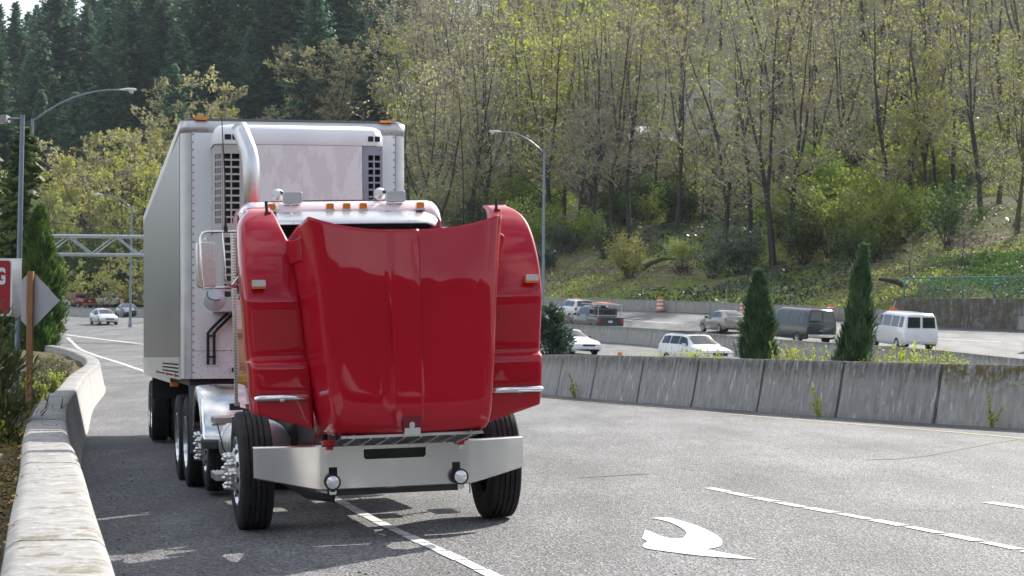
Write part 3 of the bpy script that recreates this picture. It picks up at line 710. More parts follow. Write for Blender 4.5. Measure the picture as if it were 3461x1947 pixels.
for i in range(len(us)-1):
    for j in range(len(ws)-1):
        cu=(us[i]+us[i+1])/2; cw=lerp(.392,.745,(ws[j]+ws[j+1])/2)
        skip=False
        for h in holes:
            if h[0]<cu<h[1] and h[2]<cw<h[3]: skip=True
        if abs(cu)>.252 and abs(cu)<.265 and (.628<cw<.712) and (cw<.645 or cw>.703): skip=False
        if skip: continue
        mb.add([bp_(us[i],ws[j]),bp_(us[i+1],ws[j]),bp_(us[i+1],ws[j+1]),bp_(us[i],ws[j+1])],[(0,1,2,3)])
for i in range(len(us)-1):   # rolled top and bottom flanges
    a,b=us[i],us[i+1]
    mb.add([bp_(a,1),bp_(b,1),(b,bump_b(b)+.012,.757),(a,bump_b(a)+.012,.757),(b,bump_b(b)+.13,.757),(a,bump_b(a)+.13,.757)],[(0,1,2,3),(3,2,4,5)])
    mb.add([bp_(a,0),bp_(b,0),(b,bump_b(b)+.012,bump_lo(b)-.01),(a,bump_b(a)+.012,bump_lo(a)-.01),(b,bump_b(b)+.08,bump_lo(b)-.01),(a,bump_b(a)+.08,bump_lo(a)-.01)],[(1,0,3,2),(2,3,5,4)])
bmp=mb.build('bumper',M['bumper'],tr,solid=.008,weld=.0005,smooth=True,angle=30); _es=bmp.modifiers.new('split','EDGE_SPLIT'); _es.split_angle=math.radians(30)
mb=MB(); mb.box2((-.275,-.96,.62),(.275,-.955,.72)); mb.build('bumper_grille',M['mesh'],bmp)
for s in (-1,1):
    mb=MB(); mb.box2((s*.48,-.975,.46),(s*.575,-.965,.585)); mb.build('slot_backing',M['black'],bmp)
    mb=MB(); mb.lathe([(0,.0),(0,.022),(.01,.022)],(s*.575,-1.012,.70),'y',16); mb.build('bumper_bolt',M['steel'],bmp,smooth=True,angle=40)
    c=(s*.545,-1.085,.452)
    mb=MB(); mb.lathe([(-.018,.054),(-.022,.064),(-.01,.069),(.03,.066),(.065,.045),(.075,.0)],c,'y',28); fl=mb.build('fog_lamp',M['black'],bmp,smooth=True,angle=40)
    mb=MB(); mb.lathe([(-.026,.0),(-.023,.03),(-.016,.055)],c,'y',28); mb.build('lamp_glass',M['lens'],fl,smooth=True)
    mb=MB(); mb.box2((c[0]-.028,-1.09,.350),(c[0]+.028,-1.02,.372)); mb.box2((c[0]-.028,-1.095,.350),(c[0]-.022,-1.06,.40)); mb.box2((c[0]+.022,-1.095,.350),(c[0]+.028,-1.06,.40)); mb.build('lamp_bracket',M['steel'],fl)
# ---------------------------------------------------------------- cab
def rr(hw,w0,w1,r,n=4):
    pts=[(-hw,w0)]
    for k in range(n+1): t=PI-PI/2*k/n; pts.append((-hw+r+r*math.cos(t),w1-r+r*math.sin(t)))
    for k in range(n+1): t=PI/2-PI/2*k/n; pts.append((hw-r+r*math.cos(t),w1-r+r*math.sin(t)))
    pts.append((hw,w0)); return pts
mb=MB(); rows=[]
for b,hw,w0,w1,r in ((1.02,.86,1.0,1.98,.05),(1.05,.90,1.0,2.02,.05),(1.16,.915,1.0,2.52,.06),(1.20,.915,1.0,2.78,.07),(1.24,.915,1.0,2.86,.09),(1.34,.925,1.0,2.93,.10),(1.5,.935,1.0,2.975,.10),(1.8,.945,1.0,3.0,.10),(2.3,.945,1.0,3.01,.10),(2.56,.945,1.0,2.995,.10),(2.62,.92,1.0,2.95,.10)):
    rows.append([(u,b,w) for u,w in rr(hw,w0,w1,r)])
mb.grid(rows); N=len(rows[0]); mb.f.append(tuple(range(len(mb.v)-N,len(mb.v)))); mb.m.append(0)
cab=mb.build('cab',M['red'],tr,smooth=True,angle=40,fix=True)
mb=MB(); mb.add([(-.80,1.030,2.06),(.80,1.030,2.06),(.80,1.168,2.74),(-.80,1.168,2.74)],[(0,1,2,3)]); mb.build('windshield',M['glass'],cab,solid=.006)
mb=MB(); mb.box((0,1.088,2.40),(.045,.02,.70),Matrix.Rotation(-.2,3,'X')); mb.build('windshield_post',M['black'],cab)
for s in (-1,1):
    mb=MB(); mb.add([(s*.951,1.45,2.1),(s*.951,2.3,2.1),(s*.951,2.3,2.68),(s*.951,1.62,2.68)],[(0,1,2,3)]); mb.build('side_window',M['glass'],cab,solid=.004)
    mb=MB(); mb.rbox((s*.952,1.4,1.05),(s*.957,2.4,2.06),.05,axis=0); mb.build('door',M['red'],cab,fix=True)
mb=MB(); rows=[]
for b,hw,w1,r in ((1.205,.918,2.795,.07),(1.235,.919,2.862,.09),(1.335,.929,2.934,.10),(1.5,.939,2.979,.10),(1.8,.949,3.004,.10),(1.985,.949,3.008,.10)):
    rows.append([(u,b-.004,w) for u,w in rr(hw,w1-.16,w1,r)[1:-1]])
mb.grid(rows); mb.build('roof_cap',simple('pink_roof_glare',(.72,.56,.575),.3,var=.08,scale=3,coat=.8),cab,smooth=True,angle=40,fix=True)  # pale pink colour stands in for bright sky glare on the red roof
# sun visor, brushed metal band above the glass
mb=MB(); rows=[]
for b,w,hw in ((.885,2.725,.80),(.89,2.735,.82),(1.0,2.79,.86),(1.12,2.845,.845),(1.18,2.865,.80)):
    rows.append([(hw*k,b+.10*abs(k)**3,w-.03*max(0,abs(k)-.93)/.07) for k in (-1,-.97,-.9,-.75,-.5,-.25,0,.25,.5,.75,.9,.97,1)])
mb.grid(rows); vis=mb.build('sun_visor',M['alu'],cab,smooth=True,solid=.008,fix=True)
for s in (-.55,.55):
    mb=MB()
    for q in (.93,1.1): mb.cyl((s,q,tab([(.885,2.725),(1.12,2.845)],q)+.004),(s,q,tab([(.885,2.725),(1.12,2.845)],q)+.012),.008,n=8)
    mb.build('visor_screw',M['steel'],vis)
mb=MB(); pts=[]
for k in range(15):
    t=-1+2*k/14; pts.append((t*.93,2.0+.02*abs(t),3.018-.08*abs(t)**8))
mb.tube([(-.945,2.0,2.80)]+pts+[(.945,2.0,2.80)],.014,8); mb.build('roof_trim',M['black'],cab,smooth=True)
for u in (-.715,-.16,0,.16,.715):
    mb=MB(); mb.rbox((u-.037,1.20,2.885),(u+.037,1.27,2.943),.012,axis=1); ml=mb.build('marker_light',M['amber'],cab,smooth=True,angle=40,bevel=.008,fix=True)
    mb=MB(); mb.box2((u-.043,1.195,2.868),(u+.043,1.30,2.887)); mb.build('lamp_base',M['steel'],ml)
for u in (-.50,.50):
    mb=MB(); mb.rbox((u-.092,1.32,2.955),(u+.092,1.40,3.065),.015,axis=1); hn=mb.build('air_horn',M['galv'],cab,smooth=True,angle=40,bevel=.006,fix=True)
    mb=MB(); mb.lathe([(0,.02),(.10,.025),(.22,.045),(.27,.062),(.272,.05),(.24,.03)],(u-.10,1.38,3.06),'y',20); mb.build('horn_bell',M['galv'],hn,smooth=True)
    mb=MB(); mb.cyl((u-.02,1.36,2.90),(u-.02,1.36,2.96),.012); mb.build('horn_stem',M['steel'],hn)
# mirrors
for s in (-1,1):
    mb=MB(); mb.rbox((s*1.43,1.19,2.165),(s*1.257,1.33,2.592),.028,axis=1); mi=mb.build('mirror',M['alu'],tr,smooth=True,angle=40,bevel=.02,fix=True)
    mb=MB(); mb.tube([(s*.94,1.3,2.692),(s*1.33,1.22,2.69),(s*1.375,1.2,2.675),(s*1.395,1.19,2.63),(s*1.393,1.175,2.3),(s*1.378,1.175,2.15)],.013,8)
    mb.tube([(s*1.18,1.25,2.69),(s*1.174,1.20,2.5),(s*1.168,1.2,2.25),(s*1.15,1.2,2.18),(s*.94,1.35,2.17)],.009,8)
    mb.tube([(s*1.39,1.19,2.158),(s*1.1,1.25,2.165),(s*.94,1.35,2.19)],.012,8)
    mb.tube([(s*1.11,1.25,2.17),(s*.93,1.45,2.38)],.011,8)
    mb.tube([(s*1.33,1.2,2.60),(s*1.33,1.2,2.63),(s*1.36,1.2,2.63)],.012,6)
    mb.build('mirror_bracket',M['steel'],mi,smooth=True,angle=50)
    mb=MB(); mb.lathe([(0,.0),(.004,.012),(.012,.06),(.020,.100),(.027,.104),(.034,.100),(.035,0)],(s*1.275,1.17,2.045),'y',28); mb.cyl((s*1.285,1.2,2.14),(s*1.285,1.2,2.17),.014,n=8)
    mb.build('convex_mirror',M['galv'],mi,smooth=True,angle=40)
    mb=MB(); mb.tube([(s*1.345,1.17,2.13),(s*1.35,1.15,2.09),(s*1.33,1.14,2.06),(s*1.27,1.16,2.045),(s*1.22,1.165,2.048)],.004,6); mb.build('mirror_wire',M['black'],mi)
for s,top,w0 in ((-1,3.77,2.69),(1,3.98,2.69)):
    x=s*1.15
    mb=MB(); mb.cyl((x,1.25,w0),(x,1.25,w0+.05),.02,n=10); mb.cyl((x,1.25,w0+.05),(x,1.25,w0+.14),.013,.009,n=8); mb.tube([(x,1.25,w0+.12),(x+.004,1.25,(w0+top)/2),(x-.012,1.25,top)],[.0065,.0055,.004],6); mb.build('antenna',M['black'],tr,smooth=True,angle=40)
# exhaust stack with its perforated heat shield
mb=MB(); mb.cyl((-.82,2.78,1.0),(-.82,2.78,2.78),.135,n=28); mb.build('heat_shield',M['perf'],tr,smooth=True,angle=40)
mb=MB(); mb.tube([(-.725,2.78,2.6),(-.725,2.78,3.40),(-.727,2.79,3.50),(-.742,2.815,3.60),(-.77,2.86,3.70),(-.80,2.92,3.80),(-.82,2.96,3.86)],[.086,.086,.086,.086,.086,.086,.087],24,cap=False)
mb.build('exhaust_stack',metal('satin_stack_metal',(.70,.70,.70),.38,.08,(4,4,.2),10),tr,smooth=True,solid=.004)
# ---------------------------------------------------------------- wheels
def tyre_profile(r,w,grooves):
    h=w/2; p=[(-h*.70,r*.56),(-h*.92,r*.62),(-h*1.0,r*.74),(-h*.98,r*.88),(-h*.90,r*.965),(-h*.80,r*.992)]
    xs=np.linspace(-h*.78,h*.78,grooves*2+1)
    gw=.008
    for i in range(1,grooves+1):
        x=-h*.78+ (2*h*.78)*i/(grooves+1); p+=[(x-gw,r*(1-.004*abs(x/h)**2)),(x-gw*.6,r-.016),(x+gw*.6,r-.016),(x+gw,r*(1-.004*abs(x/h)**2))]
    p+=[(h*.80,r*.992),(h*.90,r*.965),(h*.98,r*.88),(h*1.0,r*.74),(h*.92,r*.62),(h*.70,r*.56)]
    return p
def wheel(parent,u,b,w,r=.52,wd=.29,side=-1,style='front',tread=4,covers=True):
    """side -1: outer face towards -u"""
    o=MB().lathe(tyre_profile(r,wd,tread),(0,0,0),'x',56).mesh('tyre',M['tyre'])
    o.polygons.foreach_set('use_smooth',[True]*len(o.polygons)); o.set_sharp_from_angle(angle=math.radians(38))
    root=bpy.data.objects.new('tyre',o); link(root,parent); root.location=(u,b,w)
    s=side; h=wd/2
    mb=MB()
    if style=='front':
        mb.lathe([(h*.75,r*.57),(h*.95,r*.585),(h*.97,r*.555),(h*.80,r*.53),(h*.78,r*.47),(h*1.0,r*.42),(h*1.12,r*.34),(h*1.16,r*.27),(h*1.16,r*.0)],(0,0,0),'x',40,s)
    else:
        mb.lathe([(h*.75,r*.57),(h*.95,r*.585),(h*.97,r*.55),(h*.70,r*.52),(-.02,r*.48),(-.05,r*.34),(-.05,r*.22),(h*.5,r*.2),(h*.55,0)],(0,0,0),'x',40,s)
    rim=mb.build('rim',M['rim'],root,smooth=True,angle=35,fix=True)
    if style=='front' and not covers: pass
    elif style=='front':
        mb=MB()
        for k in range(10):
            t=2*PI*(k+.5)/10; y,z=r*.385*math.cos(t),r*.385*math.sin(t)
            mb.cyl((s*h*.97,y,z),(s*h*1.06,y,z),.030,.028,n=12)
        mb.build('hand_hole',M['dark'],root)
        mb=MB(); mb.lathe([(h*1.14,r*.22),(h*1.5,r*.20),(h*1.62,r*.13),(h*1.64,0)],(0,0,0),'x',24,s); mb.build('hub_cap',M['alu'],root,smooth=True,angle=35)
        x0=h*1.14; first=None; y=z=0
        if True:
            mb=MB()
            mb.cyl((s*x0,y,z),(s*(x0+.030),y,z),.021,n=6); mb.cyl((s*(x0+.030),y,z),(s*(x0+.05),y,z),.026,.020,n=10); mb.cyl((s*(x0+.05),y,z),(s*(x0+.062),y,z),.015,n=8); mb.cyl((s*(x0+.062),y,z),(s*(x0+.09),y,z),.021,.011,n=10)
        for k in range(10):
            t=2*PI*k/10+.15
            if first is None: first=q=mb.build('lug_nut_cover',M['alu'],root,smooth=True,angle=35)
            else: q=first.copy(); COL.objects.link(q)
            q.location=(0,r*.275*math.cos(t),r*.275*math.sin(t))
    else:
        mb=MB()
        for k in range(10):
            t=2*PI*k/10; mb.cyl((-s*.05,r*.28*math.cos(t),r*.28*math.sin(t)),(-s*.02+0*s,r*.28*math.cos(t),r*.28*math.sin(t)),.02,n=6)
        mb.build('lug_nut',M['rimdull'],root)
    return root
for s in (-1,1):
    wheel(tr,s*1.095,0,.515,side=s,style='front',covers=s<0)
    wheel(tr,s*1.0,4.30,.535,r=.50,side=s,style='front')
    for b in (5.72,7.05):
        wheel(tr,s*1.10,b,.515,side=s,style='dual',tread=5); wheel(tr,s*.77,b,.515,side=s,style='dual',tread=5)
# ---------------------------------------------------------------- chassis and running gear
mb=MB()
for s in (-1,1):
    mb.box2((s*.38,-.75,.62),(s*.46,8.3,.90))
mb.cyl((-.95,0,.52),(.95,0,.52),.06); mb.box2((-.6,-.06,.40),(.6,.06,.52))
for b in (4.3,5.72,7.05): mb.cyl((-.9,b,.52),(.9,b,.52),.09); mb.lathe([(-.2,.1),(-.14,.2),(.14,.2),(.2,.1)],(0,b,.55),'x',16)
for s in (-1,1):
    mb.box2((s*.42,-.7,.62),(s*.50,.7,.70)); mb.tube([(s*.44,-.75,.66),(s*.44,0,.56),(s*.44,.75,.68)],.035,6)
mb.box2((-.55,7.7,.80),(.55,8.2,.88))
mb.build('chassis_frame',M['dark'],tr)
mb=MB(); mb.box2((-.34,-.25,.55),(.34,1.05,1.35)); mb.box2((-.28,-.1,.38),(.28,.8,.56)); mb.cyl((-.2,-.32,.9),(-.2,-.25,.9),.12); mb.cyl((.18,-.32,.75),(.18,-.25,.75),.09); mb.cyl((-.42,.2,1.1),(-.42,.7,1.1),.11); mb.tube([(-.3,-.3,.7),(-.5,-.4,.6),(-.52,-.5,.9)],.03,8); mb.tube([(.3,-.3,.7),(.5,-.4,.6),(.52,-.5,.9)],.03,8)
mb.build('engine',M['dark'],tr,bevel=.02)
mb=MB(); mb.box2((-.46,-.62,.60),(.46,-.50,1.45)); mb.box2((-.50,-.66,.58),(.50,-.48,.66)); mb.build('radiator',M['dark'],tr,bevel=.01)
for s in (-1,1):
    mb=MB(); mb.lathe([(-.1,.05),(-.1,.19),(.06,.2),(.08,.15)],(s*.80,0,.52),'x',24); mb.cyl((s*.66,-.14,.64),(s*.66,-.3,.70),.075,n=14); mb.cyl((s*.72,-.02,.5),(s*.72,-.02,.8),.03); mb.build('brake_drum',M['dark'],tr,smooth=True,angle=40)
mb=MB(); mb.tube([(-.55,-.2,.55),(-.6,-.3,.7),(-.56,-.35,.85),(-.58,-.3,1.0)],.010,6); mb.build('red_air_hose',simple('red_hose',(.35,.02,.02),.5),tr)
mb=MB(); mb.box2((-.55,-.96,.33),(.55,-.80,.40)); mb.box2((-.20,-.99,.36),(.20,-.6,.62)); mb.tube([(-.9,-.7,.46),(-.72,-.86,.34),(-.5,-.9,.30)],.035,8); mb.tube([(-.52,-1.03,.38),(-.57,-1.03,.325),(-.62,-1.0,.32),(-.64,-.96,.37)],.006,6); mb.build('crossmember',M['dark'],tr)
for s in (-1,1):
    mb=MB(); mb.lathe([(0,0),(0,.26),(.02,.30),(1.35,.30),(1.37,.26),(1.37,0)],(s*.80,1.75,.60),'y',32); ft=mb.build('fuel_tank',M['alu'],tr,smooth=True,angle=40)
    for q in (.25,1.0):
        mb=MB(); mb.lathe([(q,.305),(q+.06,.305)],(s*.80,1.75,.60),'y',32); mb.build('tank_strap',M['steel'],ft,smooth=True)
    mb=MB(); mb.box2((s*1.285,1.30,.885),(s*1.10,1.78,.94))
    for k in range(5): mb.box2((s*(1.12+.033*k),1.31,.94),(s*(1.132+.033*k),1.77,.948))
    mb.build('upper_step',M['alu'],tr,bevel=.006)
    mb=MB(); mb.box2((s*1.32,1.02,.365),(s*1.13,1.55,.43))
    for k in range(5): mb.box2((s*(1.15+.035*k),1.03,.43),(s*(1.162+.035*k),1.54,.438))
    mb.build('lower_step',M['alu'],tr,bevel=.006)
    mb=MB(); mb.box2((s*1.13,1.30,.40),(s*1.10,1.36,.94)); mb.tube([(s*1.27,1.32,.89),(s*1.22,1.30,.65),(s*1.12,1.30,.45)],.006,6); mb.box2((s*1.145,1.30,.12),(s*1.15,1.33,.42)); mb.build('step_bracket',M['dark'],tr)
    # half fender over the lifted axle
    prof=[(1.215,-.16),(1.225,-.06),(1.215,-.015),(1.18,0.0),(.98,.006),(.79,0.0),(.745,-.015),(.73,-.06),(.735,-.14)]
    rows=[]
    for k in range(17):
        t=math.radians(182-170*k/16); R0=.635
        rows.append([(s*u,4.30+(R0+h)*math.cos(t),.56+(R0+h)*math.sin(t)) for u,h in prof])
    t0=rows[0]; rows.insert(0,[(u,b-.012,.69) for u,b,w in t0])
    mb=MB(); mb.grid(rows); hf=mb.build('half_fender',M['steel'],tr,smooth=True,solid=.006,fix=True)
    mb=MB(); mb.cyl((s*1.12,3.64,.85),(s*.50,3.64,.85),.030,n=14)
    for q in (1.0,.82): mb.cyl((s*q,3.60,.85),(s*q,3.615,.85),.014,n=8)
    mb.build('fender_bar',M['steel'],hf,smooth=True,angle=40)
    mb=MB(); mb.box2((s*1.24,5.03,.42),(s*.72,5.045,1.18)); mb.build('mud_flap',simple('grey_mud_flap',(.10,.105,.115),.6),tr)
    mb=MB(); mb.cyl((s*.55,3.2,1.0),(s*.55,3.9,1.0),.12); mb.box2((s*.5,3.0,.95),(s*.98,3.1,1.02)); mb.build('air_tank',M['dark'],tr,smooth=True,angle=40)
mb=MB()
for k in range(5): mb.tube([(-.62+.05*math.cos(a*.7),3.0+.02*a,1.02+.05*math.sin(a*.7)) for a in range(int(k*6),int(k*6+8))],.009,5)
mb.build('coiled_air_line',simple('dark_red_hose',(.16,.02,.03),.5),tr)
# ================================================================== TRAILER
TLM=frame((-2.47,22.97,-0.005),0.212,0.014,-0.0125)
tl=empty('semi_trailer',mat=TLM,label='long silver box trailer with a white front wall behind the red tractor',cat='trailer')
LT=15.9; HWT=1.3
mb=MB()
def tring(b,inset=0):
    pts=[]
    for cx,sx in ((-HWT,-1),(HWT,1)): pass
    return pts
# corner-rounded front: outline in plan
pl=[(-1.3,LT),(-1.3,.14)]
for k in range(7): t=math.radians(180+90*k/6); pl.append((-1.18+.12*math.cos(t),.12+.12*math.sin(t)))
for k in range(7): t=math.radians(270+90*k/6); pl.append((1.18+.12*math.cos(t),.12+.12*math.sin(t)))
pl+=[(1.3,.14),(1.3,LT)]
def wall(idx0,idx1,w0,w1,off=0):
    m=MB(); P=pl[idx0:idx1+1]
    m.grid([[(x,y,w) for x,y in P] for w in (w0,w1)]); return m
N=len(pl)
b_=MB(); b_.grid([[(x,y,w) for x,y in pl] for w in (1.20,4.15)]); b_.f.append((0,N-1,2*N-1,N)); b_.m.append(0)
b_.f.append(tuple(range(N))); b_.m.append(0); b_.f.append(tuple(range(2*N-1,N-1,-1))); b_.m.append(0)
body=b_.build('trailer_body',M['rail'],tl,smooth=True,angle=30,fix=True)
mb=MB(); mb.box2((-1.18,-.006,1.20),(1.18,.05,4.02)); mb.build('front_wall',M['white_panel'],tl)
mb=MB()
for s in (-1,1):
    w=1.27
    while w<4.0: mb.cyl((s*1.162,-.006,w),(s*1.162,-.013,w),.009,n=6,cap=True); w+=.088
u=-.9
while u<.0: mb.cyl((u,-.006,1.52),(u,-.013,1.52),.008,n=6); u+=.085
for u in (-1.24,-1.13,-1.0,-.9,-.8,-.7,.7,.8,.9,1.0,1.13,1.2,1.26): mb.cyl((u,.01 if abs(u)<1.2 else .04,4.045),(u,-.008 if abs(u)<1.2 else .01,4.045),.009,n=6)
mb.build('rivet_row',simple('dark_rivets',(.16,.16,.17),.5,.5),tl)
mb=MB()
for s in (-1,1): mb.box2((s*1.183,-.009,1.20),(s*1.176,.01,4.02))
mb.box2((-1.18,-.008,1.515),(-.2,.0,1.521)); mb.build('panel_seam',simple('grey_seam',(.25,.25,.25),.6),tl)
P2=[(x*1.004,y-.008 if y<.1 else y) for x,y in pl]
mb=MB(); mb.grid([[(x,y,w) for x,y in P2[:-1]] for w in (4.02,4.155)]); mb.build('top_rail',M['rail'],tl,smooth=True,angle=30,solid=.004)
mb=MB(); rows=[[(x*(1.0-.02*k),y+.02*k,4.155+.018*k) for x,y in pl] for k in (0,1,2)]
mb.grid(rows); q=len(mb.v)-N; mb.f.append(tuple(range(q,q+N))); mb.m.append(0); mb.build('roof_cap',simple('black_roof_edge',(.035,.035,.038),.6),tl,fix=True)
for s in (-1,1):
    mb=MB(); mb.rbox((s*1.0,-.02,4.165),(s*1.14,.02,4.195),.012,axis=1); mb.build('marker_light',M['amber'],tl,fix=True)
# side walls
for s in (-1,1):
    mb=MB(); mb.box2((s*1.306,.20,1.44),(s*1.30,LT-.1,4.02)); mb.build('side_panel',M['side'],tl)
    mb=MB(); mb.box2((s*1.322,.16,1.40),(s*1.30,LT-.1,1.445)); mb.box2((s*1.318,.16,1.19),(s*1.30,LT-.1,1.40)); 
    rl=mb.build('bottom_rail',M['rail'],tl)
    mb=MB()
    for r in range(4):
        for k in range(30 if r else 46): mb.box2((s*1.323,.3+k*.17,1.22+r*.045),(s*1.317,.38+k*.17,1.24+r*.045))
    mb.build('rail_holes',M['black'],rl)
    for b in (1.0,3.6,7.5): 
        mb=MB(); mb.rbox((s*1.34,b,1.215),(s*1.318,b+.12,1.255),.01,axis=0); mb.build('side_marker_light',M['amber'],tl,fix=True)
    mb=MB(); mb.rbox((s*1.33,2.4,1.08),(s*1.23,2.33,1.14),.01,axis=1); mb.build('turn_lamp',M['amber'],tl,fix=True)
    mb=MB(); mb.box2((s*1.31,3.0,1.12),(s*1.30,LT-.2,1.2)); mb.build('side_skirt',M['rail'],tl)
# underside
mb=MB(); mb.box2((-1.2,.1,1.12),(1.2,LT-.1,1.195))
for s in (-1,1): mb.box2((s*.45,9.5,.75),(s*.55,LT-.1,1.13)); mb.box2((s*.4,3.0,.98),(s*.5,LT-.1,1.13))
for b in (12.2,13.45): mb.cyl((-.95,b,.52),(.95,b,.52),.07)
mb.build('underframe',M['dark'],tl)
mb=MB()
for s in (-1,1):
    mb.box2((s*.85,2.0,.45),(s*.97,2.12,1.13)); mb.box2((s*.8,1.92,.40),(s*1.02,2.2,.45)); 
mb.tube([(-.9,2.06,.9),(.9,2.06,.9)],.03,8); mb.build('landing_gear',M['galv'],tl)
for s in (-1,1):
    for b in (12.2,13.45):
        wheel(tl,s*1.13,b,.515,side=s,style='dual',tread=5); wheel(tl,s*.80,b,.515,side=s,style='dual',tread=5)
    mb=MB(); mb.box2((s*1.28,11.3,.75),(s*.66,11.32,1.15)); mb.build('mud_flap',M['black'],tl)
# refrigeration unit on the front wall
rf=MB(); 
def plan(hw,ch,d): return [(-hw,0),(-hw,-(d-ch*1.1)),(-hw+ch,-d),(hw-ch,-d),(hw,-(d-ch*1.1)),(hw,0)]
rows=[]
base=plan(.95,.085,.54)
rows=[[(x,y,w) for x,y in base] for w in (1.95,2.85)]
rf.grid(rows); rf.f.append(tuple(range(5,-1,-1))); rf.m.append(0); rf.f.append(tuple(range(6,12))); rf.m.append(0)
unit=rf.build('refrigeration_unit',M['reefer_grey'],tl,fix=True,bevel=.012)
mb=MB(); rows=[]
for w,sh,dd in ((3.835,1.012,.012),(3.84,1.014,.016),(3.95,1.012,.014),(4.02,.985,-.02),(4.06,.94,-.08),(4.075,.87,-.16)):
    rows.append([(x*sh,y-(dd if y<-.1 else 0) ,w) for x,y in base])
mb.grid(rows); q=len(mb.v)-6; mb.f.append(tuple(range(q,q+6))); mb.m.append(0)
top=mb.build('top_cover',M['reefer_white'],unit,smooth=True,angle=60,fix=True,bevel=.01)
hs=[]
for a,b in ((-.838,-.765),(-.752,-.672),(.782,.842),(.86,.918)): mb=MB(); mb.rbox((a,-.560,3.885),(b,-.5535,3.945),.008,axis=1); mb.build('vent_slot',M['black'],top,fix=True)
for k in range(3): mb=MB(); mb.box((-.905+.021*(k-1)*1.15,-.5015-.021*(k-1)*1.24,3.90),(.017,.004,.075),Matrix.Rotation(-.82,3,'Z')); mb.build('vent_slot',M['black'],top)
mb=MB(); mb.rbox((-.605,-.552,2.88),(.715,-.50,3.832),.01,axis=1); mb.build('centre_panel',M['reefer_centre'],unit,fix=True)
M['coil']=simple('dark_speckled_coil',(.03,.032,.035),.7,var=.9,scale=60)
mb=MB(); mb.box2((-.90,-.46,2.87),(-.60,-.45,3.83)); mb.add([(-.935,-.38,2.87),(-.90,-.46,2.87),(-.90,-.46,3.83),(-.935,-.38,3.83)],[(0,1,2,3)]); mb.build('coil_backing',M['coil'],unit)
mb=MB(); mb.box2((.715,-.46,2.87),(.93,-.45,3.83)); mb.build('coil_backing',M['coil'],unit)
def cells(u0s,w0,n,pitch,h): return [(a,b,w0+i*pitch,w0+i*pitch+h) for a,b in u0s for i in range(n)]
mb=MB(); mb.lattice(-.862,-.612,2.87,3.832,cells(((-.842,-.772),(-.757,-.672)),2.945,10,.0805,.060),-.545,-.525)
# chamfered corner with three narrow columns
cc=Vector((-.906,-.490,0)); rot=Matrix.Rotation(-math.atan2(.094,.085)+0,3,'Z')
lt=MB(); lt.lattice(-.062,.062,2.87,3.832,cells(((-.045,-.022),(-.010,.012),(.024,.046)),2.945,10,.0805,.060),-.006,.012)
mb.add([rot@Vector(v)+cc for v in lt.v],lt.f)
mb.add([(-.95,-.445,2.87),(-.95,0,2.87),(-.95,0,3.832),(-.95,-.445,3.832)],[(0,1,2,3)])
mb.build('grille_panel',M['reefer_grey'],unit)
mb=MB(); mb.lattice(.722,.948,2.87,3.832,cells(((.785,.842),(.860,.920)),2.945,10,.0805,.060),-.545,-.525); mb.add([(.95,-.53,2.87),(.95,0,2.87),(.95,0,3.832),(.95,-.53,3.832)],[(0,1,2,3)])
gp2=mb.build('grille_panel',simple('blue_grey_grille',(.30,.33,.38),.5),unit)
for i in range(8): mb=MB(); mb.rbox((-.842,-.5425,2.12+.0865*i),(-.772,-.538,2.182+.0865*i),.01,axis=1); mb.build('vent_slot',M['black'],unit,fix=True)
mb=MB(); mb.box2((-.955,-.49,2.845),(.955,.0,2.855)); mb.build('unit_seam',M['dark'],unit)
mb=MB()
for x in (-1.0,-.93): mb.tube([(x+.22,-.2,1.95),(x+.05,-.06,1.78),(x,-.05,1.72),(x,-.05,1.36)],.017,6)
mb.box2((-1.01,-.06,1.68),(-.91,-.03,1.70)); mb.box2((-1.01,-.06,1.44),(-.91,-.03,1.46))
mb.build('hose_bracket',M['black'],tl)
mb=MB(); mb.cyl((-.70,-.01,1.30),(-.70,-.05,1.30),.03,n=14); mb.build('air_coupling',M['black'],tl)
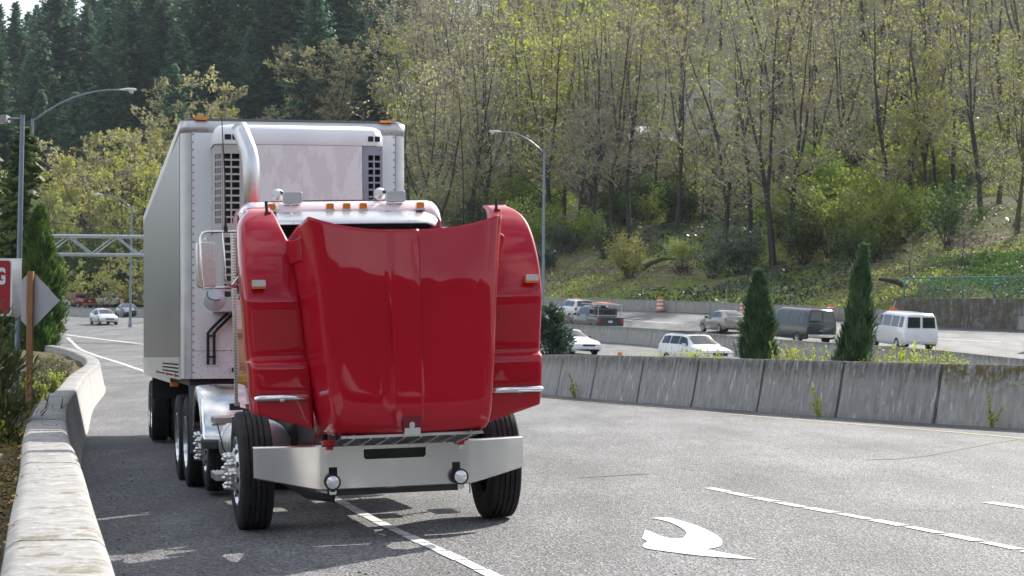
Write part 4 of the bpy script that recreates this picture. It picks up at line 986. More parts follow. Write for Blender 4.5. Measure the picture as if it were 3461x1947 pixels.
# ================================================================== VEHICLES ON THE FREEWAY
def car_paint(name,col,metal=.3,rough=.3):
    n=NT(name); f=n.noise(2.5,4); c=n.ramp(f,[(.3,tuple(q*.93 for q in col)),(.7,tuple(min(1,q*1.05) for q in col))])
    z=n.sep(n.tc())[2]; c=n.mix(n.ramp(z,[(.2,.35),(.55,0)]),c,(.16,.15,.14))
    return n.set(col=c,rough=rough,metal=metal,coat=.8,coatr=.05)
M['car_glass']=M['glass']
class Car:
    """st: stations (y, zlow, zbelt, zroof, half width at belt, half width at roof); front is -y"""
    def __init__(s,st): s.st=st
    def sec(s,y):
        st=s.st
        y=max(st[0][0],min(st[-1][0],y))
        for a,b in zip(st,st[1:]):
            if y<=b[0]:
                t=(y-a[0])/(b[0]-a[0]); p=[lerp(i,j,t) for i,j in zip(a,b)]; break
        _,zl,zb,zr,hb,hr=p
        zm=lerp(zl,zb,.55)
        return [(hb*.90,zl),(hb*.975,zl+.09),(hb,zm),(hb*.975,zb),(hr,lerp(zb,zr,.86)),(hr*.84,zr),(0,zr+.02)]
    def body(s,ys):
        mb=MB(); rows=[]
        for y in ys:
            h=s.sec(y); rows.append([(x,y,z) for x,z in h]+[(-x,y,z) for x,z in h[::-1][1:]])
        mb.grid(rows); N=len(rows[0]); mb.f.append(tuple(range(N))); mb.m.append(0); q=(len(rows)-1)*N; mb.f.append(tuple(range(q+N-1,q-1,-1))); mb.m.append(0)
        return mb
    def side(s,y0,y1,lo,hi,sx,off=.010,n=6,slant=(0,0)):
        mb=MB(); rows=[]
        for i in range(n+1):
            row=[]
            for j,k in ((0,lo),(1,hi)):
                y=lerp(y0+slant[0]*j,y1+slant[1]*j,i/n); h=s.sec(y)
                row.append((sx*(lerp(h[3][0],h[4][0],k)+off),y,lerp(h[3][1],h[4][1],k)))
            rows.append(row)
        mb.grid(rows); return mb
    def cross(s,y0,y1,f=.9,off=.014,n=5):
        mb=MB(); rows=[]; dirn=1
        for i in range(n+1):
            y=lerp(y0,y1,i/n); h=s.sec(y); hw=h[4][0]*f; row=[]
            nrm=Vector((0,0,1))
            e=.05; dz=(s.sec(y+e)[6][1]-s.sec(y-e)[6][1])/(2*e); nrm=Vector((0,-dz,1)).normalized()
            for k in (-1,-.75,-.4,0,.4,.75,1):
                x=abs(k)*hw; x5=h[5][0]
                z=lerp(h[6][1],h[5][1],x/x5) if x<x5 else lerp(h[5][1],h[4][1],(x-x5)/(h[4][0]-x5))
                row.append((k*hw,y+nrm.y*off,z+nrm.z*off))
            rows.append(row)
        mb.grid(rows); return mb
def place_car(o,pos,d,dz=0):
    x,y=pos; rz=math.atan2(d[0],-d[1]); z=T(x,y)
    f=Vector((d[0],d[1],0)).normalized(); r=Vector((-f.y,f.x,0))
    e=1.2
    fz=(T(x+f.x*e,y+f.y*e)-T(x-f.x*e,y-f.y*e))/(2*e)
    yy=Vector((-f.x,-f.y,-fz)).normalized(); zz=Vector((0,0,1)); xx=yy.cross(zz).normalized(); zz=xx.cross(yy)
    m=Matrix((xx,yy,zz)).transposed().to_4x4(); m.translation=(x,y,z+dz); o.matrix_world=m
def car_wheels(root,y0,y1,hw,r=.32,w=.2):
    for y in (y0,y1):
        for s in (-1,1):
            mb=MB(); mb.lathe([(-w/2,r*.6),(-w/2,r*.93),(-w*.36,r),(w*.36,r),(w/2,r*.93),(w/2,r*.6)],(0,0,0),'x',24)
            t=mb.build('tyre',M['tyre'],root,smooth=True,angle=35); t.location=(s*(hw-w/2+.012),y,r)
            mb=MB(); mb.lathe([(w/2-.02,r*.62),(w/2+.004,r*.58),(w/2-.03,r*.5),(w/2-.05,r*.2),(w/2,r*.12),(w/2,0)],(0,0,0),'x',20,s)
            rim=mb.build('rim',M['rimdull'],t,smooth=True,angle=35,fix=True)
            mb=MB(); mb.lathe([(0,r*1.16),(.006,r*1.14),(.006,0)],(s*(hw-.035),y,r*1.02),'x',24,s); mb.build('wheel_arch',M['black'],root,fix=True)
def car(kind,name,label,cat,col,group=None,metal=.3,extra=None):
    root=empty(name,label=label,cat=cat,group=group)
    P=car_paint(name+'_paint',col,metal)
    D=dict(
     sedan=dict(st=[(-2.25,.34,.52,.54,.70,.62),(-2.18,.24,.64,.66,.82,.70),(-1.7,.19,.80,.84,.90,.74),(-1.0,.18,.90,.97,.91,.72),(-.82,.18,.92,1.02,.91,.70),(-.05,.18,.93,1.40,.91,.62),(.35,.18,.94,1.44,.91,.61),(.9,.18,.95,1.41,.91,.61),(1.65,.2,.96,1.06,.89,.66),(2.1,.26,.93,1.0,.84,.66),(2.22,.34,.80,.86,.78,.66)],side=[(-.62,.32),(.36,1.28)],ws=(-.80,-.12),rw=(1.0,1.60),wh=(-1.38,1.33,.31),tail=2.2,hw=.90),
     hatch=dict(st=[(-2.1,.34,.52,.54,.68,.60),(-2.03,.24,.66,.68,.80,.68),(-1.55,.19,.82,.88,.87,.70),(-1.0,.18,.92,1.02,.88,.68),(-.1,.18,.94,1.42,.88,.62),(.5,.18,.96,1.49,.88,.60),(1.1,.18,.98,1.45,.88,.58),(1.6,.2,1.0,1.30,.87,.60),(1.98,.24,.99,1.10,.84,.62),(2.12,.34,.88,.92,.79,.66)],side=[(-.72,.34),(.38,1.42)],ws=(-.98,-.18),rw=(1.25,1.92),wh=(-1.33,1.30,.31),tail=2.1,hw=.87),
     suv=dict(st=[(-2.3,.40,.66,.70,.72,.66),(-2.22,.30,.86,.90,.86,.74),(-1.6,.27,.99,1.04,.92,.78),(-1.0,.26,1.06,1.14,.93,.78),(-.25,.26,1.08,1.60,.93,.70),(.2,.26,1.10,1.68,.93,.70),(1.5,.26,1.12,1.68,.93,.70),(2.05,.28,1.13,1.62,.92,.68),(2.28,.34,1.10,1.16,.88,.74),(2.34,.42,.9,.95,.84,.72)],side=[(-.68,.25),(.30,1.12),(1.2,1.95)],ws=(-.92,-.28),rw=(2.06,2.26),wh=(-1.42,1.38,.36),tail=2.32,hw=.92),
     van=dict(st=[(-2.75,.42,.70,.74,.80,.72),(-2.68,.32,.98,1.02,.94,.84),(-2.0,.28,1.14,1.22,1.0,.84),(-1.75,.28,1.17,1.34,1.0,.83),(-1.1,.28,1.20,1.98,1.0,.80),(-.6,.28,1.22,2.08,1.0,.80),(2.2,.28,1.22,2.08,1.0,.80),(2.70,.32,1.22,2.05,.99,.80),(2.78,.36,1.21,1.98,.98,.83),(2.84,.38,1.20,1.25,.97,.86),(2.87,.44,1.0,1.05,.94,.86)],side=[(-1.5,-.72),(-.6,.62),(.74,1.78),(1.92,2.48)],ws=(-1.72,-1.16),rw=None,wh=(-1.75,1.72,.37),tail=2.82,hw=.99),
     pickup=dict(st=[(-2.9,.48,.80,.84,.86,.78),(-2.82,.38,1.02,1.06,.96,.86),(-2.2,.34,1.14,1.18,1.0,.86),(-1.45,.33,1.18,1.26,1.01,.84),(-.75,.33,1.2,1.82,1.01,.74),(-.3,.33,1.2,1.90,1.01,.73),(.75,.33,1.21,1.90,1.01,.73),(.98,.33,1.21,1.80,1.01,.75),(1.06,.33,1.2,1.215,1.01,.9),(2.82,.36,1.2,1.215,1.0,.9),(2.9,.42,1.18,1.19,.98,.88)],side=[(-1.05,-.28),(-.16,.72)],ws=(-1.38,-.82),rw=(.88,1.04),wh=(-1.85,1.75,.40),tail=2.9,hw=1.0))[kind]
    c=Car(D['st']); st=D['st']
    ys=sorted({y for y,*_ in st}|set(np.linspace(st[0][0],st[-1][0],26)))
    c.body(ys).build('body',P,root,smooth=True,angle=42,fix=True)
    nm=len(D['side'])
    for i,(a,b) in enumerate(D['side']):
        for sx in (-1,1):
            sl=(.30,0) if i==0 and kind!='van' else ((0,-.25) if i==nm-1 and kind in('sedan','hatch') else (.22,0) if i==0 else (0,0))
            c.side(a,b,.12,.93,sx,slant=sl).build('side_window',M['glass'],root)
    c.cross(*D['ws'],f=.92).build('windshield',M['glass'],root,smooth=True)
    tl_=D['tail']; hw=D['hw']
    if D['rw']: c.cross(*D['rw'],f=.88).build('rear_window',M['glass'],root,smooth=True)
    else:
        for s in (-1,1):
            mb=MB(); mb.add([(s*.07,2.868,1.30),(s*.80,2.862,1.30),(s*.75,2.812,1.88),(s*.07,2.818,1.88)],[(0,1,2,3)]); mb.build('rear_window',M['glass'],root,solid=.004)
    zt=dict(sedan=.78,hatch=.88,suv=1.0,van=.98,pickup=.98)[kind]
    for s in (-1,1):
        h=.22 if kind in('van','pickup','suv') else .12
        mb=MB(); mb.box2((s*(hw*.93),tl_-.12,zt-h/2-.05),(s*(hw*.76),tl_+.018,zt+h/2+.02)); mb.build('tail_light',M['redlens'],root,bevel=.02)
        y0=st[0][0]; mb=MB(); mb.box((s*hw*.70,y0+.07,lerp(st[0][2],st[1][2],.6)),(hw*.42,.14,.12)); mb.build('headlight',M['lens'],root,bevel=.03)
    bm_=M['steel'] if kind in('van','pickup') else P
    mb=MB(); mb.rbox((-hw*.92,tl_-.05,.42),(hw*.92,tl_+.09,.60),.05,axis=1); mb.build('bumper',bm_,root,fix=True,bevel=.02)
    mb=MB(); mb.rbox((-hw*.9,st[0][0]-.05,.36),(hw*.9,st[0][0]+.1,.52),.05,axis=1); mb.build('bumper',bm_,root,fix=True,bevel=.02)
    mb=MB(); mb.box((0,st[0][0]-.012,.56 if kind in('sedan','hatch') else .72),(hw*.9,.03,.14)); mb.build('grille',M['black'],root)
    mb=MB(); mb.box((0,tl_+.03,zt-.08),(.31,.012,.15)); mb.build('number_plate',simple(name+'_plate',(.62,.62,.62),.5),root)
    ym=D['ws'][0]+.38
    for s in (-1,1):
        h=c.sec(ym); mb=MB(); mb.rbox((s*(h[3][0]+.02),ym,h[3][1]+.0),(s*(h[3][0]+.21),ym+.1,h[3][1]+.14),.04,axis=1); mb.build('wing_mirror',M['black'] if kind!='suv' else P,root,fix=True)
    car_wheels(root,D['wh'][0],D['wh'][1],hw,D['wh'][2])
    if extra: extra(root,c)
    return root
away=(-.33,.94)
def rack(root,c):
    mb=MB()
    for s in (-1,1): mb.tube([(s*.56,-.1,1.72),(s*.56,0,1.76),(s*.56,1.6,1.76),(s*.56,1.7,1.72)],.018,6)
    for y in (.2,.8,1.4): mb.cyl((-.6,y,1.775),(.6,y,1.775),.016,n=6)
    mb.box2((-.5,.1,1.79),(.5,1.5,1.82)); mb.build('roof_rack',M['black'],root)
def ladder(root,c):
    mb=MB()
    for s in (-1,1):
        mb.tube([(s*.86,1.15,1.2),(s*.86,1.15,2.05)],.022,6); mb.tube([(s*.86,2.75,1.2),(s*.86,2.75,2.05)],.022,6); mb.tube([(s*.86,-.3,2.03),(s*.86,2.8,2.05)],.022,6)
    for y in (1.15,2.75): mb.cyl((-.9,y,2.05),(.9,y,2.05),.022,n=6)
    mb.build('ladder_rack',M['galv'],root)
    mb=MB(); mb.box2((-.75,-.6,2.08),(-.25,2.2,2.13)); mb.box2((-.1,-.5,2.08),(.1,2.3,2.11)); mb.build('lumber',simple('orange_ladder_paint',(.55,.22,.12),.6),root)
    mb=MB(); mb.rbox((-.86,1.05,1.2),(.86,2.0,1.78),.08,axis=1); cp=mb.build('canopy',car_paint('canopy_paint',(.06,.065,.075)),root,fix=True)
    for s in (-1,1):
        mb=MB(); mb.box2((s*.868,1.15,1.34),(s*.86,1.9,1.68)); mb.build('canopy_window',M['glass'],cp)
    mb=MB(); mb.box2((-.7,2.002,1.34),(.7,2.008,1.68)); mb.build('canopy_window',M['glass'],cp)
    mb=MB(); mb.box2((-.875,1.0,1.26),(.875,2.01,1.31)); mb.build('canopy_trim',M['rail'],cp)
o=car('hatch','hatchback','taupe hatchback driving away between the two junipers and the drum','car',(.33,.30,.27),metal=.5); place_car(o,(13.9,131),(-.31,.95))
o=car('van','passenger_van','white passenger van with two dark rear windows, seen from behind','van',(.80,.80,.80),metal=0); place_car(o,(21.75,111),(-.17,.985))
o=car('van','panel_van','dark green van half hidden between the two junipers','van',(.018,.028,.030),metal=.5); place_car(o,(17.0,118.5),(-.36,.93))
o=car('pickup','pickup_truck','dark grey pickup with a canopy and orange lumber on its ladder rack','pickup',(.045,.05,.06),metal=.4,extra=ladder); place_car(o,(5.75,139),(-.34,.94))
o=car('suv','estate_car','silver people carrier just behind the dark pickup with the ladder rack','car',(.62,.62,.63),metal=.4); place_car(o,(4.7,150),(-.33,.94))
o=car('suv','sport_utility_car','white sport utility car with black roof rack behind the ramp barrier','car',(.82,.82,.82),metal=0,extra=rack); place_car(o,(9.35,101),(.44,-.9))
o=car('sedan','sedan','white sedan coming out from behind the bushy spruce','car',(.82,.82,.82),metal=0); place_car(o,(3.45,116.0),(.44,-.9))
o=car('sedan','sedan','white sedan farthest right of the hood edge, mostly hidden by the fender','car',(.78,.78,.78),metal=.1); place_car(o,(2.2,149),(-.35,.94))
o=car('hatch','hatchback','silver hatchback coming toward the camera left of the trailer','car',(.60,.61,.63),metal=.4); place_car(o,(-37.9,185),(.45,-.89))
o=car('sedan','sedan','dark grey sedan behind the silver hatchback, beside the trailer edge','car',(.07,.075,.085),metal=.4); place_car(o,(-39.7,206),(.42,-.9))
o=car('pickup','pickup_truck','dark red pickup beyond the median barrier on the far left','pickup',(.22,.02,.025),metal=.2); place_car(o,(-56.4,258),(-.72,.69))
o=car('suv','estate_car','silver estate car next to the dark red pickup, left of the orange drum','car',(.55,.56,.57),metal=.4); place_car(o,(-53.0,260),(-.5,.86))
o=car('suv','sport_utility_car','dark sport utility car cut off by the left edge of the trailer','car',(.05,.055,.065),metal=.3); place_car(o,(-48.9,262),(-.5,.86))
o=car('sedan','sedan','white sedan just right of the tall clipped cedar, left of the red pickup','car',(.75,.75,.75),metal=.1); place_car(o,(-58.9,258),(-.6,.8))
# ================================================================== TRAFFIC DRUMS, SIGNS, LAMPS
n=NT('drum_orange'); z=n.sep(n.tc())[2]
M['orange']=n.set(col=n.ramp(n.noise(6,4),[(.3,(.62,.13,.03)),(.7,(.80,.19,.04))]),rough=.5)
M['whiteband']=simple('white_reflective_band',(.72,.70,.70),.5)
drum=empty('traffic_drum',label='orange and white traffic drum against the far wall, right of the dark pickup',cat='traffic drum',group='orange drums along the freeway')
mb=MB(); mb.lathe([(0,0),(0,.29),(.30,.275),(.30,.265),(.62,.25),(.62,.24),(.96,.22),(1.0,.20),(1.0,.10),(1.04,.10),(1.04,0)],(0,0,.04),'z',20); dbody=mb.build('drum_body',M['orange'],drum,smooth=True,angle=35)
for a,b,r in ((.20,.36,.282),(.50,.64,.262),):
    mb=MB(); mb.lathe([(a,r),(b,r-.008)],(0,0,.04),'z',20); mb.build('white_band',M['whiteband'],drum,smooth=True)
mb=MB(); mb.lathe([(.80,.242),(.9,.235)],(0,0,.04),'z',20); mb.build('white_band',M['whiteband'],drum,smooth=True)
mb=MB(); mb.lathe([(0,0),(0,.38),(.05,.36),(.06,.0)],(0,0,0),'z',20); mb.build('drum_foot',M['black'],drum)
dr=[(11.5,154.3),(17.0,146.2),(22.2,138.6),(5.3,162.5),(-50.6,258.5),(-56.9,265)]
dl=[None,'orange and white traffic drum just right of the taupe hatchback','orange and white traffic drum above the roof of the dark green van','orange drum top showing above the silver people carrier','orange drum between the silver estate car and the dark car on the left','orange drum left of the dark red pickup, by the tall cedar']
for i,(x,y) in enumerate(dr):
    o=drum if i==0 else dup(drum); o.location=(x,y,T(x,y)+.01)
    if dl[i]: o['label']=dl[i]
def text_part(txt,parent,loc,size,mat,name='lettering',bold=.0,rot=(PI/2,0,0),spacing=1.0,align='CENTER'):
    cu=bpy.data.curves.new(name,'FONT'); cu.body=txt; cu.size=size; cu.extrude=.002; cu.offset=bold; cu.align_x=align; cu.space_character=spacing; cu.materials.append(mat)
    to=bpy.data.objects.new(name,cu); COL.objects.link(to); dg=bpy.context.evaluated_depsgraph_get(); me=bpy.data.meshes.new_from_object(to.evaluated_get(dg)); bpy.data.objects.remove(to)
    o=bpy.data.objects.new(name,me); link(o,parent); o.location=loc; o.rotation_euler=rot; o.scale=(.60,1,1); return o
M['signred']=simple('sign_red',(.36,.012,.02),.45,var=.05); M['signwhite']=simple('sign_white',(.80,.80,.80),.5,var=.05)
sg=empty('wrong_way_sign',(-7.215,26.6,.30),math.radians(-3),'red sign with white border and white letters at the left edge','sign')
mb=MB(); mb.rbox((-.545,0,1.61),(.545,-.004,2.37),.045,axis=1); pn=mb.build('sign_panel',M['signwhite'],sg,fix=True)
mb=MB(); mb.rbox((-.52,-.005,1.635),(.52,-.007,2.345),.035,axis=1); mb.build('red_face',M['signred'],pn,fix=True)
text_part('WRONG',pn,(.458,-.009,2.04),.29,M['signwhite'],bold=.013,spacing=1.12,align='RIGHT'); text_part('WAY',pn,(0,-.009,1.72),.285,M['signwhite'],bold=.011)
mb=MB(); mb.box((-.02,.05,1.15),(.09,.09,2.5)); mb.build('sign_post',simple('sign_post_wood',(.33,.2,.11),.8),sg)
s2=empty('sign_back',(-7.155,26.9,.30),math.radians(-14),'pale grey back of a second sign right behind the red sign','sign')
mb=MB(); mb.rbox((-.55,0,1.60),(.575,.004,2.385),.01,axis=1); mb.build('sign_panel',simple('weathered_sign_back',(.52,.52,.54),.5,.2),s2,fix=True)
mb=MB(); mb.box((-.30,.05,1.15),(.06,.06,2.5)); mb.build('sign_post',M['galv'],s2)
n=NT('post_wood'); f=n.noise(3,6,.65,vec=n.mapv((14,14,.8)))
M['wood']=n.set(col=n.ramp(f,[(.3,(.20,.085,.035)),(.5,(.34,.165,.075)),(.75,(.44,.24,.12))]),rough=.8)
dp=empty('diamond_sign',(-7.74,32,.30),math.radians(0),'back of a grey diamond sign nailed to a brown wooden post','sign')
mb=MB(); mb.box2((-.046,-.045,-.3),(.046,.045,2.375)); mb.build('wooden_post',M['wood'],dp)
n=NT('stained_sign_back'); z=n.sep(n.tc()); st=n.ramp(n.math('ABSOLUTE',z[0]),[(.045,1),(.10,0)])
c=n.mix(n.math('MULTIPLY',st,.6),n.ramp(n.noise(4,5),[(.3,(.46,.45,.46)),(.7,(.56,.55,.57))]),(.32,.24,.20))
mb=MB(); h=.465; mb.prism([(-h,1.905),(-h+.03,1.875),(-.03,1.45),(0,1.435),(.03,1.45),(h-.03,1.875),(h,1.905),(h-.03,1.935),(.03,2.36),(0,2.375),(-.03,2.36),(-h+.03,1.935)],.047,.051,1); mb.build('sign_panel',n.set(col=c,rough=.6,metal=.1),dp,fix=True)
fl=empty('flood_lamp',(-7.45,30,.25),0,'blue grey pole carrying a boxy grey lamp at the left edge','street lamp')
mb=MB(); mb.cyl((0,0,0),(.035,0,4.72),.044,.034,n=14); mb.build('pole',M['steel_paint'],fl,smooth=True,angle=40)
mb=MB(); mb.cyl((.03,0,4.66),(-.28,0,4.66),.02,n=8); mb.build('arm',M['steel_paint'],fl,smooth=True)
mb=MB(); mb.rbox((-.62,-.12,4.60),(-.18,.12,4.71),.012,axis=1); lh=mb.build('lamp_head',simple('grey_lamp_housing',(.30,.29,.30),.5),fl,fix=True)
mb=MB(); mb.box2((-.58,-.1,4.594),(-.22,.1,4.601)); mb.build('lens',M['lens'],lh)
for a,b,nm,lab,mt in (((33,955),(71,1043),'white_stake','thin white stake leaning against the foot of the wooden post',simple('white_stake_paint',(.55,.53,.48),.7)),((23,988),(52,1032),'yellow_stake','short yellow stick beside the leaning white stake',simple('yellow_stick_paint',(.5,.42,.08),.7))): pass
mb=MB(); mb.cyl((-7.68,29.5,1.02),(-7.38,30,.40),.016,n=8); tag(mb.build('white_stake',simple('white_stake_paint',(.55,.53,.48),.7)),'thin white stake leaning beside the foot of the wooden post','stake')
mb=MB(); mb.cyl((-7.68,29.2,.82),(-7.48,29.6,.50),.010,n=8); tag(mb.build('yellow_stick',simple('yellow_stick_paint',(.5,.42,.08),.7)),'short yellow stick beside the leaning white stake','stake')
def cobra(base,Hp,arm,rise,direction,label,sag=.35,r=.10):
    x,y=base; z=T(x,y) if True else 0
    root=empty('street_lamp',(x,y,z),0,label,'street lamp','cobra head street lamps along the freeway')
    mb=MB(); mb.cyl((0,0,-.3),(0,0,Hp),r,r*.62,n=12); mb.cyl((0,0,-.3),(0,0,.35),r*1.5,r*1.4,n=12); mb.build('pole',M['steel_paint'],root,smooth=True,angle=40)
    d=direction
    pts=[(d*arm*t,0,Hp-.15+rise*(1-(1-t)**2.2)) for t in (0,.15,.3,.45,.6,.75,.88,1)]
    mb=MB(); mb.tube(pts,[.05,.048,.046,.044,.042,.04,.038,.036],8); mb.build('arm',M['steel_paint'],root,smooth=True)
    hx,hz=d*arm,Hp-.15+rise
    mb=MB(); rows=[]
    for t,hw,hh in ((0,.04,.04),(.12,.08,.07),(.35,.13,.10),(.60,.15,.10),(.75,.13,.07),(.80,.05,.03)):
        rows.append([(hx+d*t,hw*math.cos(a),hz+hh*math.sin(a)*(.9 if math.sin(a)>0 else .5)) for a in [2*PI*k/12 for k in range(13)]])
    mb.grid(rows); hd=mb.build('lamp_head',simple('pale_lamp_head',(.62,.64,.66),.4),root,smooth=True,fix=True)
    mb=MB(); mb.lathe([(0,.14),(-.08,.12),(-.13,.07),(-.14,0)],(hx+d*.55,0,hz-.03),'z',14); mb.build('lens',M['lens'],hd,smooth=True)
    return root
cobra((-22.75,94),11.3,4.1,1.55,1,'tall street lamp with its long arm over the left conifers')
cobra((-34.1,178),10.75,2.6,1.25,-1,'street lamp rising behind the steel gantry left of the trailer',r=.13)
cobra((1.95,125),12.35,2.7,1.35,-1,'street lamp standing right of the raised red hood',r=.11)
# sign gantry truss
gt=empty('gantry',(-33.7,143,0),0,'grey steel truss gantry spanning the freeway left of the trailer','gantry')
mb=MB(); Lg=22.0; zt,zb=8.62,7.30
for yy in (0,1.3):
    for z in (zt,zb): mb.cyl((0,yy,z),(Lg,yy,z),.10,n=8)
mb.build('chord',M['galv'],gt,smooth=True,angle=40)
mb=MB()
nb=13; dx=Lg/nb
for i in range(nb):
    x=i*dx
    for yy in (0,1.3):
        a,b=(zt,zb) if i%2 else (zb,zt)
        mb.cyl((x,yy,a),(x+dx,yy,b),.05,n=6)
    for z in (zt,zb):
        mb.cyl((x,0,z),(x+dx,1.3,z),.04,n=6); mb.cyl((x,0,z),(x,1.3,z),.04,n=6)
mb.build('truss_web',M['galv'],gt,smooth=True,angle=40)
mb=MB()
for x in (.0,Lg):
    for yy in (0,1.3): mb.cyl((x,yy,-.5),(x,yy,zt),.16,n=10)
mb.build('support_leg',M['galv'],gt,smooth=True,angle=40)
# overhead cables behind the gantry
mb=MB()
for za,zb_ in ((14.6,12.4),(12.9,11.6),(11.2,9.9)):
    mb.tube([(lerp(-62,-14,t),lerp(215,225,t),lerp(za,zb_,t)-1.0*4*t*(1-t)*.6) for t in [k/16 for k in range(17)]],.035,5)
tag(mb.build('overhead_cable',M['dark']),'thin overhead cables crossing behind the gantry and street lamp','cable')
# retaining wall, fence, fallen sign, end block
def wall_y(x): return 131.8-(x-25.4)*(6.6/6.6)*.98
zf=lambda x:Hz(x,wall_y(x))
mb=MB(); rows=[]
for i in range(20):
    x=25.3+i*.9; y=wall_y(x); zt_=4.42-.012*i
    rows.append([(x,y,1.8),(x,y,zt_),(x+.2,y+.22,zt_+.01),(x+.2,y+.25,1.8)])
mb.grid(rows); mb.f.append((0,1,2,3)); mb.m.append(0); wo=mb.build('retaining_wall',M['conc_d'],fix=True); tag(wo,'dark stained retaining wall below the green wire fence','wall')
fe=empty('wire_fence',(0,0,0),0,'green chain link fence standing on the dark retaining wall','fence')
M['fgreen']=simple('green_fence_paint',(.05,.20,.165),.5)
xsf=[25.9,27.45,29.05,30.7,32.4,34.1,35.8]
for x in xsf:
    y=wall_y(x)+.1; mb=MB(); mb.cyl((x,y,4.3),(x,y,5.74),.055 if x==25.9 else .045,n=8); mb.build('fence_post',M['fgreen'],fe,smooth=True)
mb=MB(); mb.tube([(x,wall_y(x)+.1,5.72) for x in xsf],.045,6); mb.build('top_rail',M['fgreen'],fe,smooth=True)
mb=MB()
x=25.9
while x<35.6:
    for s in (1,-1):
        a=x if s>0 else x+1.25; b=a+s*1.25
        mb.cyl((a,wall_y(a)+.1,4.45),(b,wall_y(b)+.1,5.7),.006,n=3,cap=False)
    x+=.11
mb.build('wire_netting',M['fgreen'],fe)
mb=MB(); mb.box((26.06,wall_y(26.06)+.03,5.52),(.14,.01,.14)); mb.build('small_notice',M['signwhite'],fe)
cs=empty('construction_sign',(25.05,130.6,T(25.05,130.6)+.95),0,'folded orange construction sign lying at the end of the low wall','sign')
mb=MB(); mb.box((0,0,.12),(.62,.02,.50),Matrix.Rotation(.5,3,'Y')@Matrix.Rotation(-.5,3,'X')); mb.build('sign_panel',M['orange'],cs)
mb=MB(); mb.cyl((-1.0,0,-.3),(.0,.1,.25),.03,n=6); mb.cyl((-.9,.2,-.35),(.1,.1,.1),.03,n=6); mb.cyl((-.35,0,-.5),(.15,0,.75),.025,n=6); mb.build('sign_leg',M['galv'],cs)
eb=barrier_mesh('end_block',3.0,[(-.42,-.3),(-.40,.1),(-.26,1.0),(-.2,1.06),(.2,1.06),(.26,1.0),(.40,.1),(.42,-.3)],M['conc_f'],.02)
o=bpy.data.objects.new('concrete_barrier',eb); link(o); o.location=(27.4,105.6,T(27.4,106)); o.rotation_euler=(0,0,math.radians(-68)); tag(o,'thick grey concrete barrier end at the right edge below the wall','barrier')
o=bpy.data.objects.new('concrete_barrier',eb); link(o); o.location=(29.6,113.2,T(29.6,113)-.05); o.rotation_euler=(0,0,math.radians(-68)); tag(o,'second concrete barrier end peeking out above the thick one at right edge','barrier')
mb=MB(); mb.box((5.85,109.9,T(5.85,109.9)+.09),(.18,.05,.2)); 
mb=MB(); p=(2.55,51.2); mb.box((p[0]+.25,p[1]+.3,T(*p)+1.15),(.12,.05,.09)); tag(mb.build('reflector',simple('amber_reflector',(.7,.30,.02),.4)),'small amber reflector block on top of the ramp barrier','reflector')
# ================================================================== HOUSES ON THE HILL
n=NT('house_siding'); z=n.sep(n.tc())[2]
def house(name,label,x,y,z,w,d,h,roof,rz,wall,roofc,wins,gable=True):
    root=empty(name,(x,y,z),rz,label,'house')
    WM=simple(name+'_siding',wall,.7); RM=simple(name+'_roof',roofc,.8)
    mb=MB(); mb.box2((-w/2,-d/2,-3),(w/2,d/2,h))
    mb.add([(-w/2,-d/2,h),(w/2,-d/2,h),(0,-d/2,h+roof),(-w/2,d/2,h),(w/2,d/2,h),(0,d/2,h+roof)],[(0,1,2),(5,4,3)]) if gable else None
    mb.build('wall',WM,root,fix=False)
    mb=MB(); e=.4
    if gable:
        sl=roof/(w/2)
        mb.add([(-w/2-e,-d/2-e,h-e*sl),(0,-d/2-e,h+roof),(0,d/2+e,h+roof),(-w/2-e,d/2+e,h-e*sl),(w/2+e,-d/2-e,h-e*sl),(w/2+e,d/2+e,h-e*sl)],[(0,1,2,3),(1,4,5,2)])
    else:
        mb.add([(-w/2-e,-d/2-e,h-.1),(w/2+e,-d/2-e,h-.1),(w/2+e,0,h+roof),(-w/2-e,0,h+roof),(w/2+e,d/2+e,h-.1),(-w/2-e,d/2+e,h-.1)],[(0,1,2,3),(3,2,4,5)])
    mb.build('roof',RM,root,solid=.18)
    mb=MB()
    if gable:
        for s in (-1,1): mb.cyl((s*(w/2+e),-d/2-e-.02,h-e*roof/(w/2)-.1),(0,-d/2-e-.02,h+roof-.1),.14,n=4)
    else: mb.box((0,-d/2-e-.02,h-.15),(w+2*e,.06,.26))
    mb.build('fascia',M['signwhite'],root)
    for (a,b,c,e2) in wins:
        mb=MB(); mb.box2((a-.08,-d/2-.05,c-.08),(b+.08,-d/2-.01,e2+.08)); fr=mb.build('window',M['signwhite'],root)
        mb=MB(); mb.box2((a,-d/2-.08,c),(b,-d/2-.055,e2)); mb.build('pane',M['glass'],fr)
    return root
house('grey_house','low grey house with a pale roof glimpsed between the trunks',16.6,250,23.6,8.2,7,2.6,2.0,math.radians(8),(.58,.58,.60),(.62,.62,.63),[(-2.5,-1,.9,2),(1,2.6,.9,2)],False)
house('gable_house','tall grey gabled house with white roof edges behind the trees',24.6,257,27.6,6.4,8,5.0,2.6,math.radians(4),(.66,.66,.68),(.34,.34,.35),[(-2,-.6,3.2,4.6),(.6,2,3.2,4.6),(-1.5,1.4,.6,2.0)])
house('white_cottage','small white cottage half hidden by trunks right of the trailer',-2.6,263,24.5,4.6,5,2.2,1.5,math.radians(-5),(.62,.62,.62),(.28,.28,.29),[(-1.2,-.3,.7,1.6),(.5,1.4,.7,1.6)],False)
mb=MB(); 
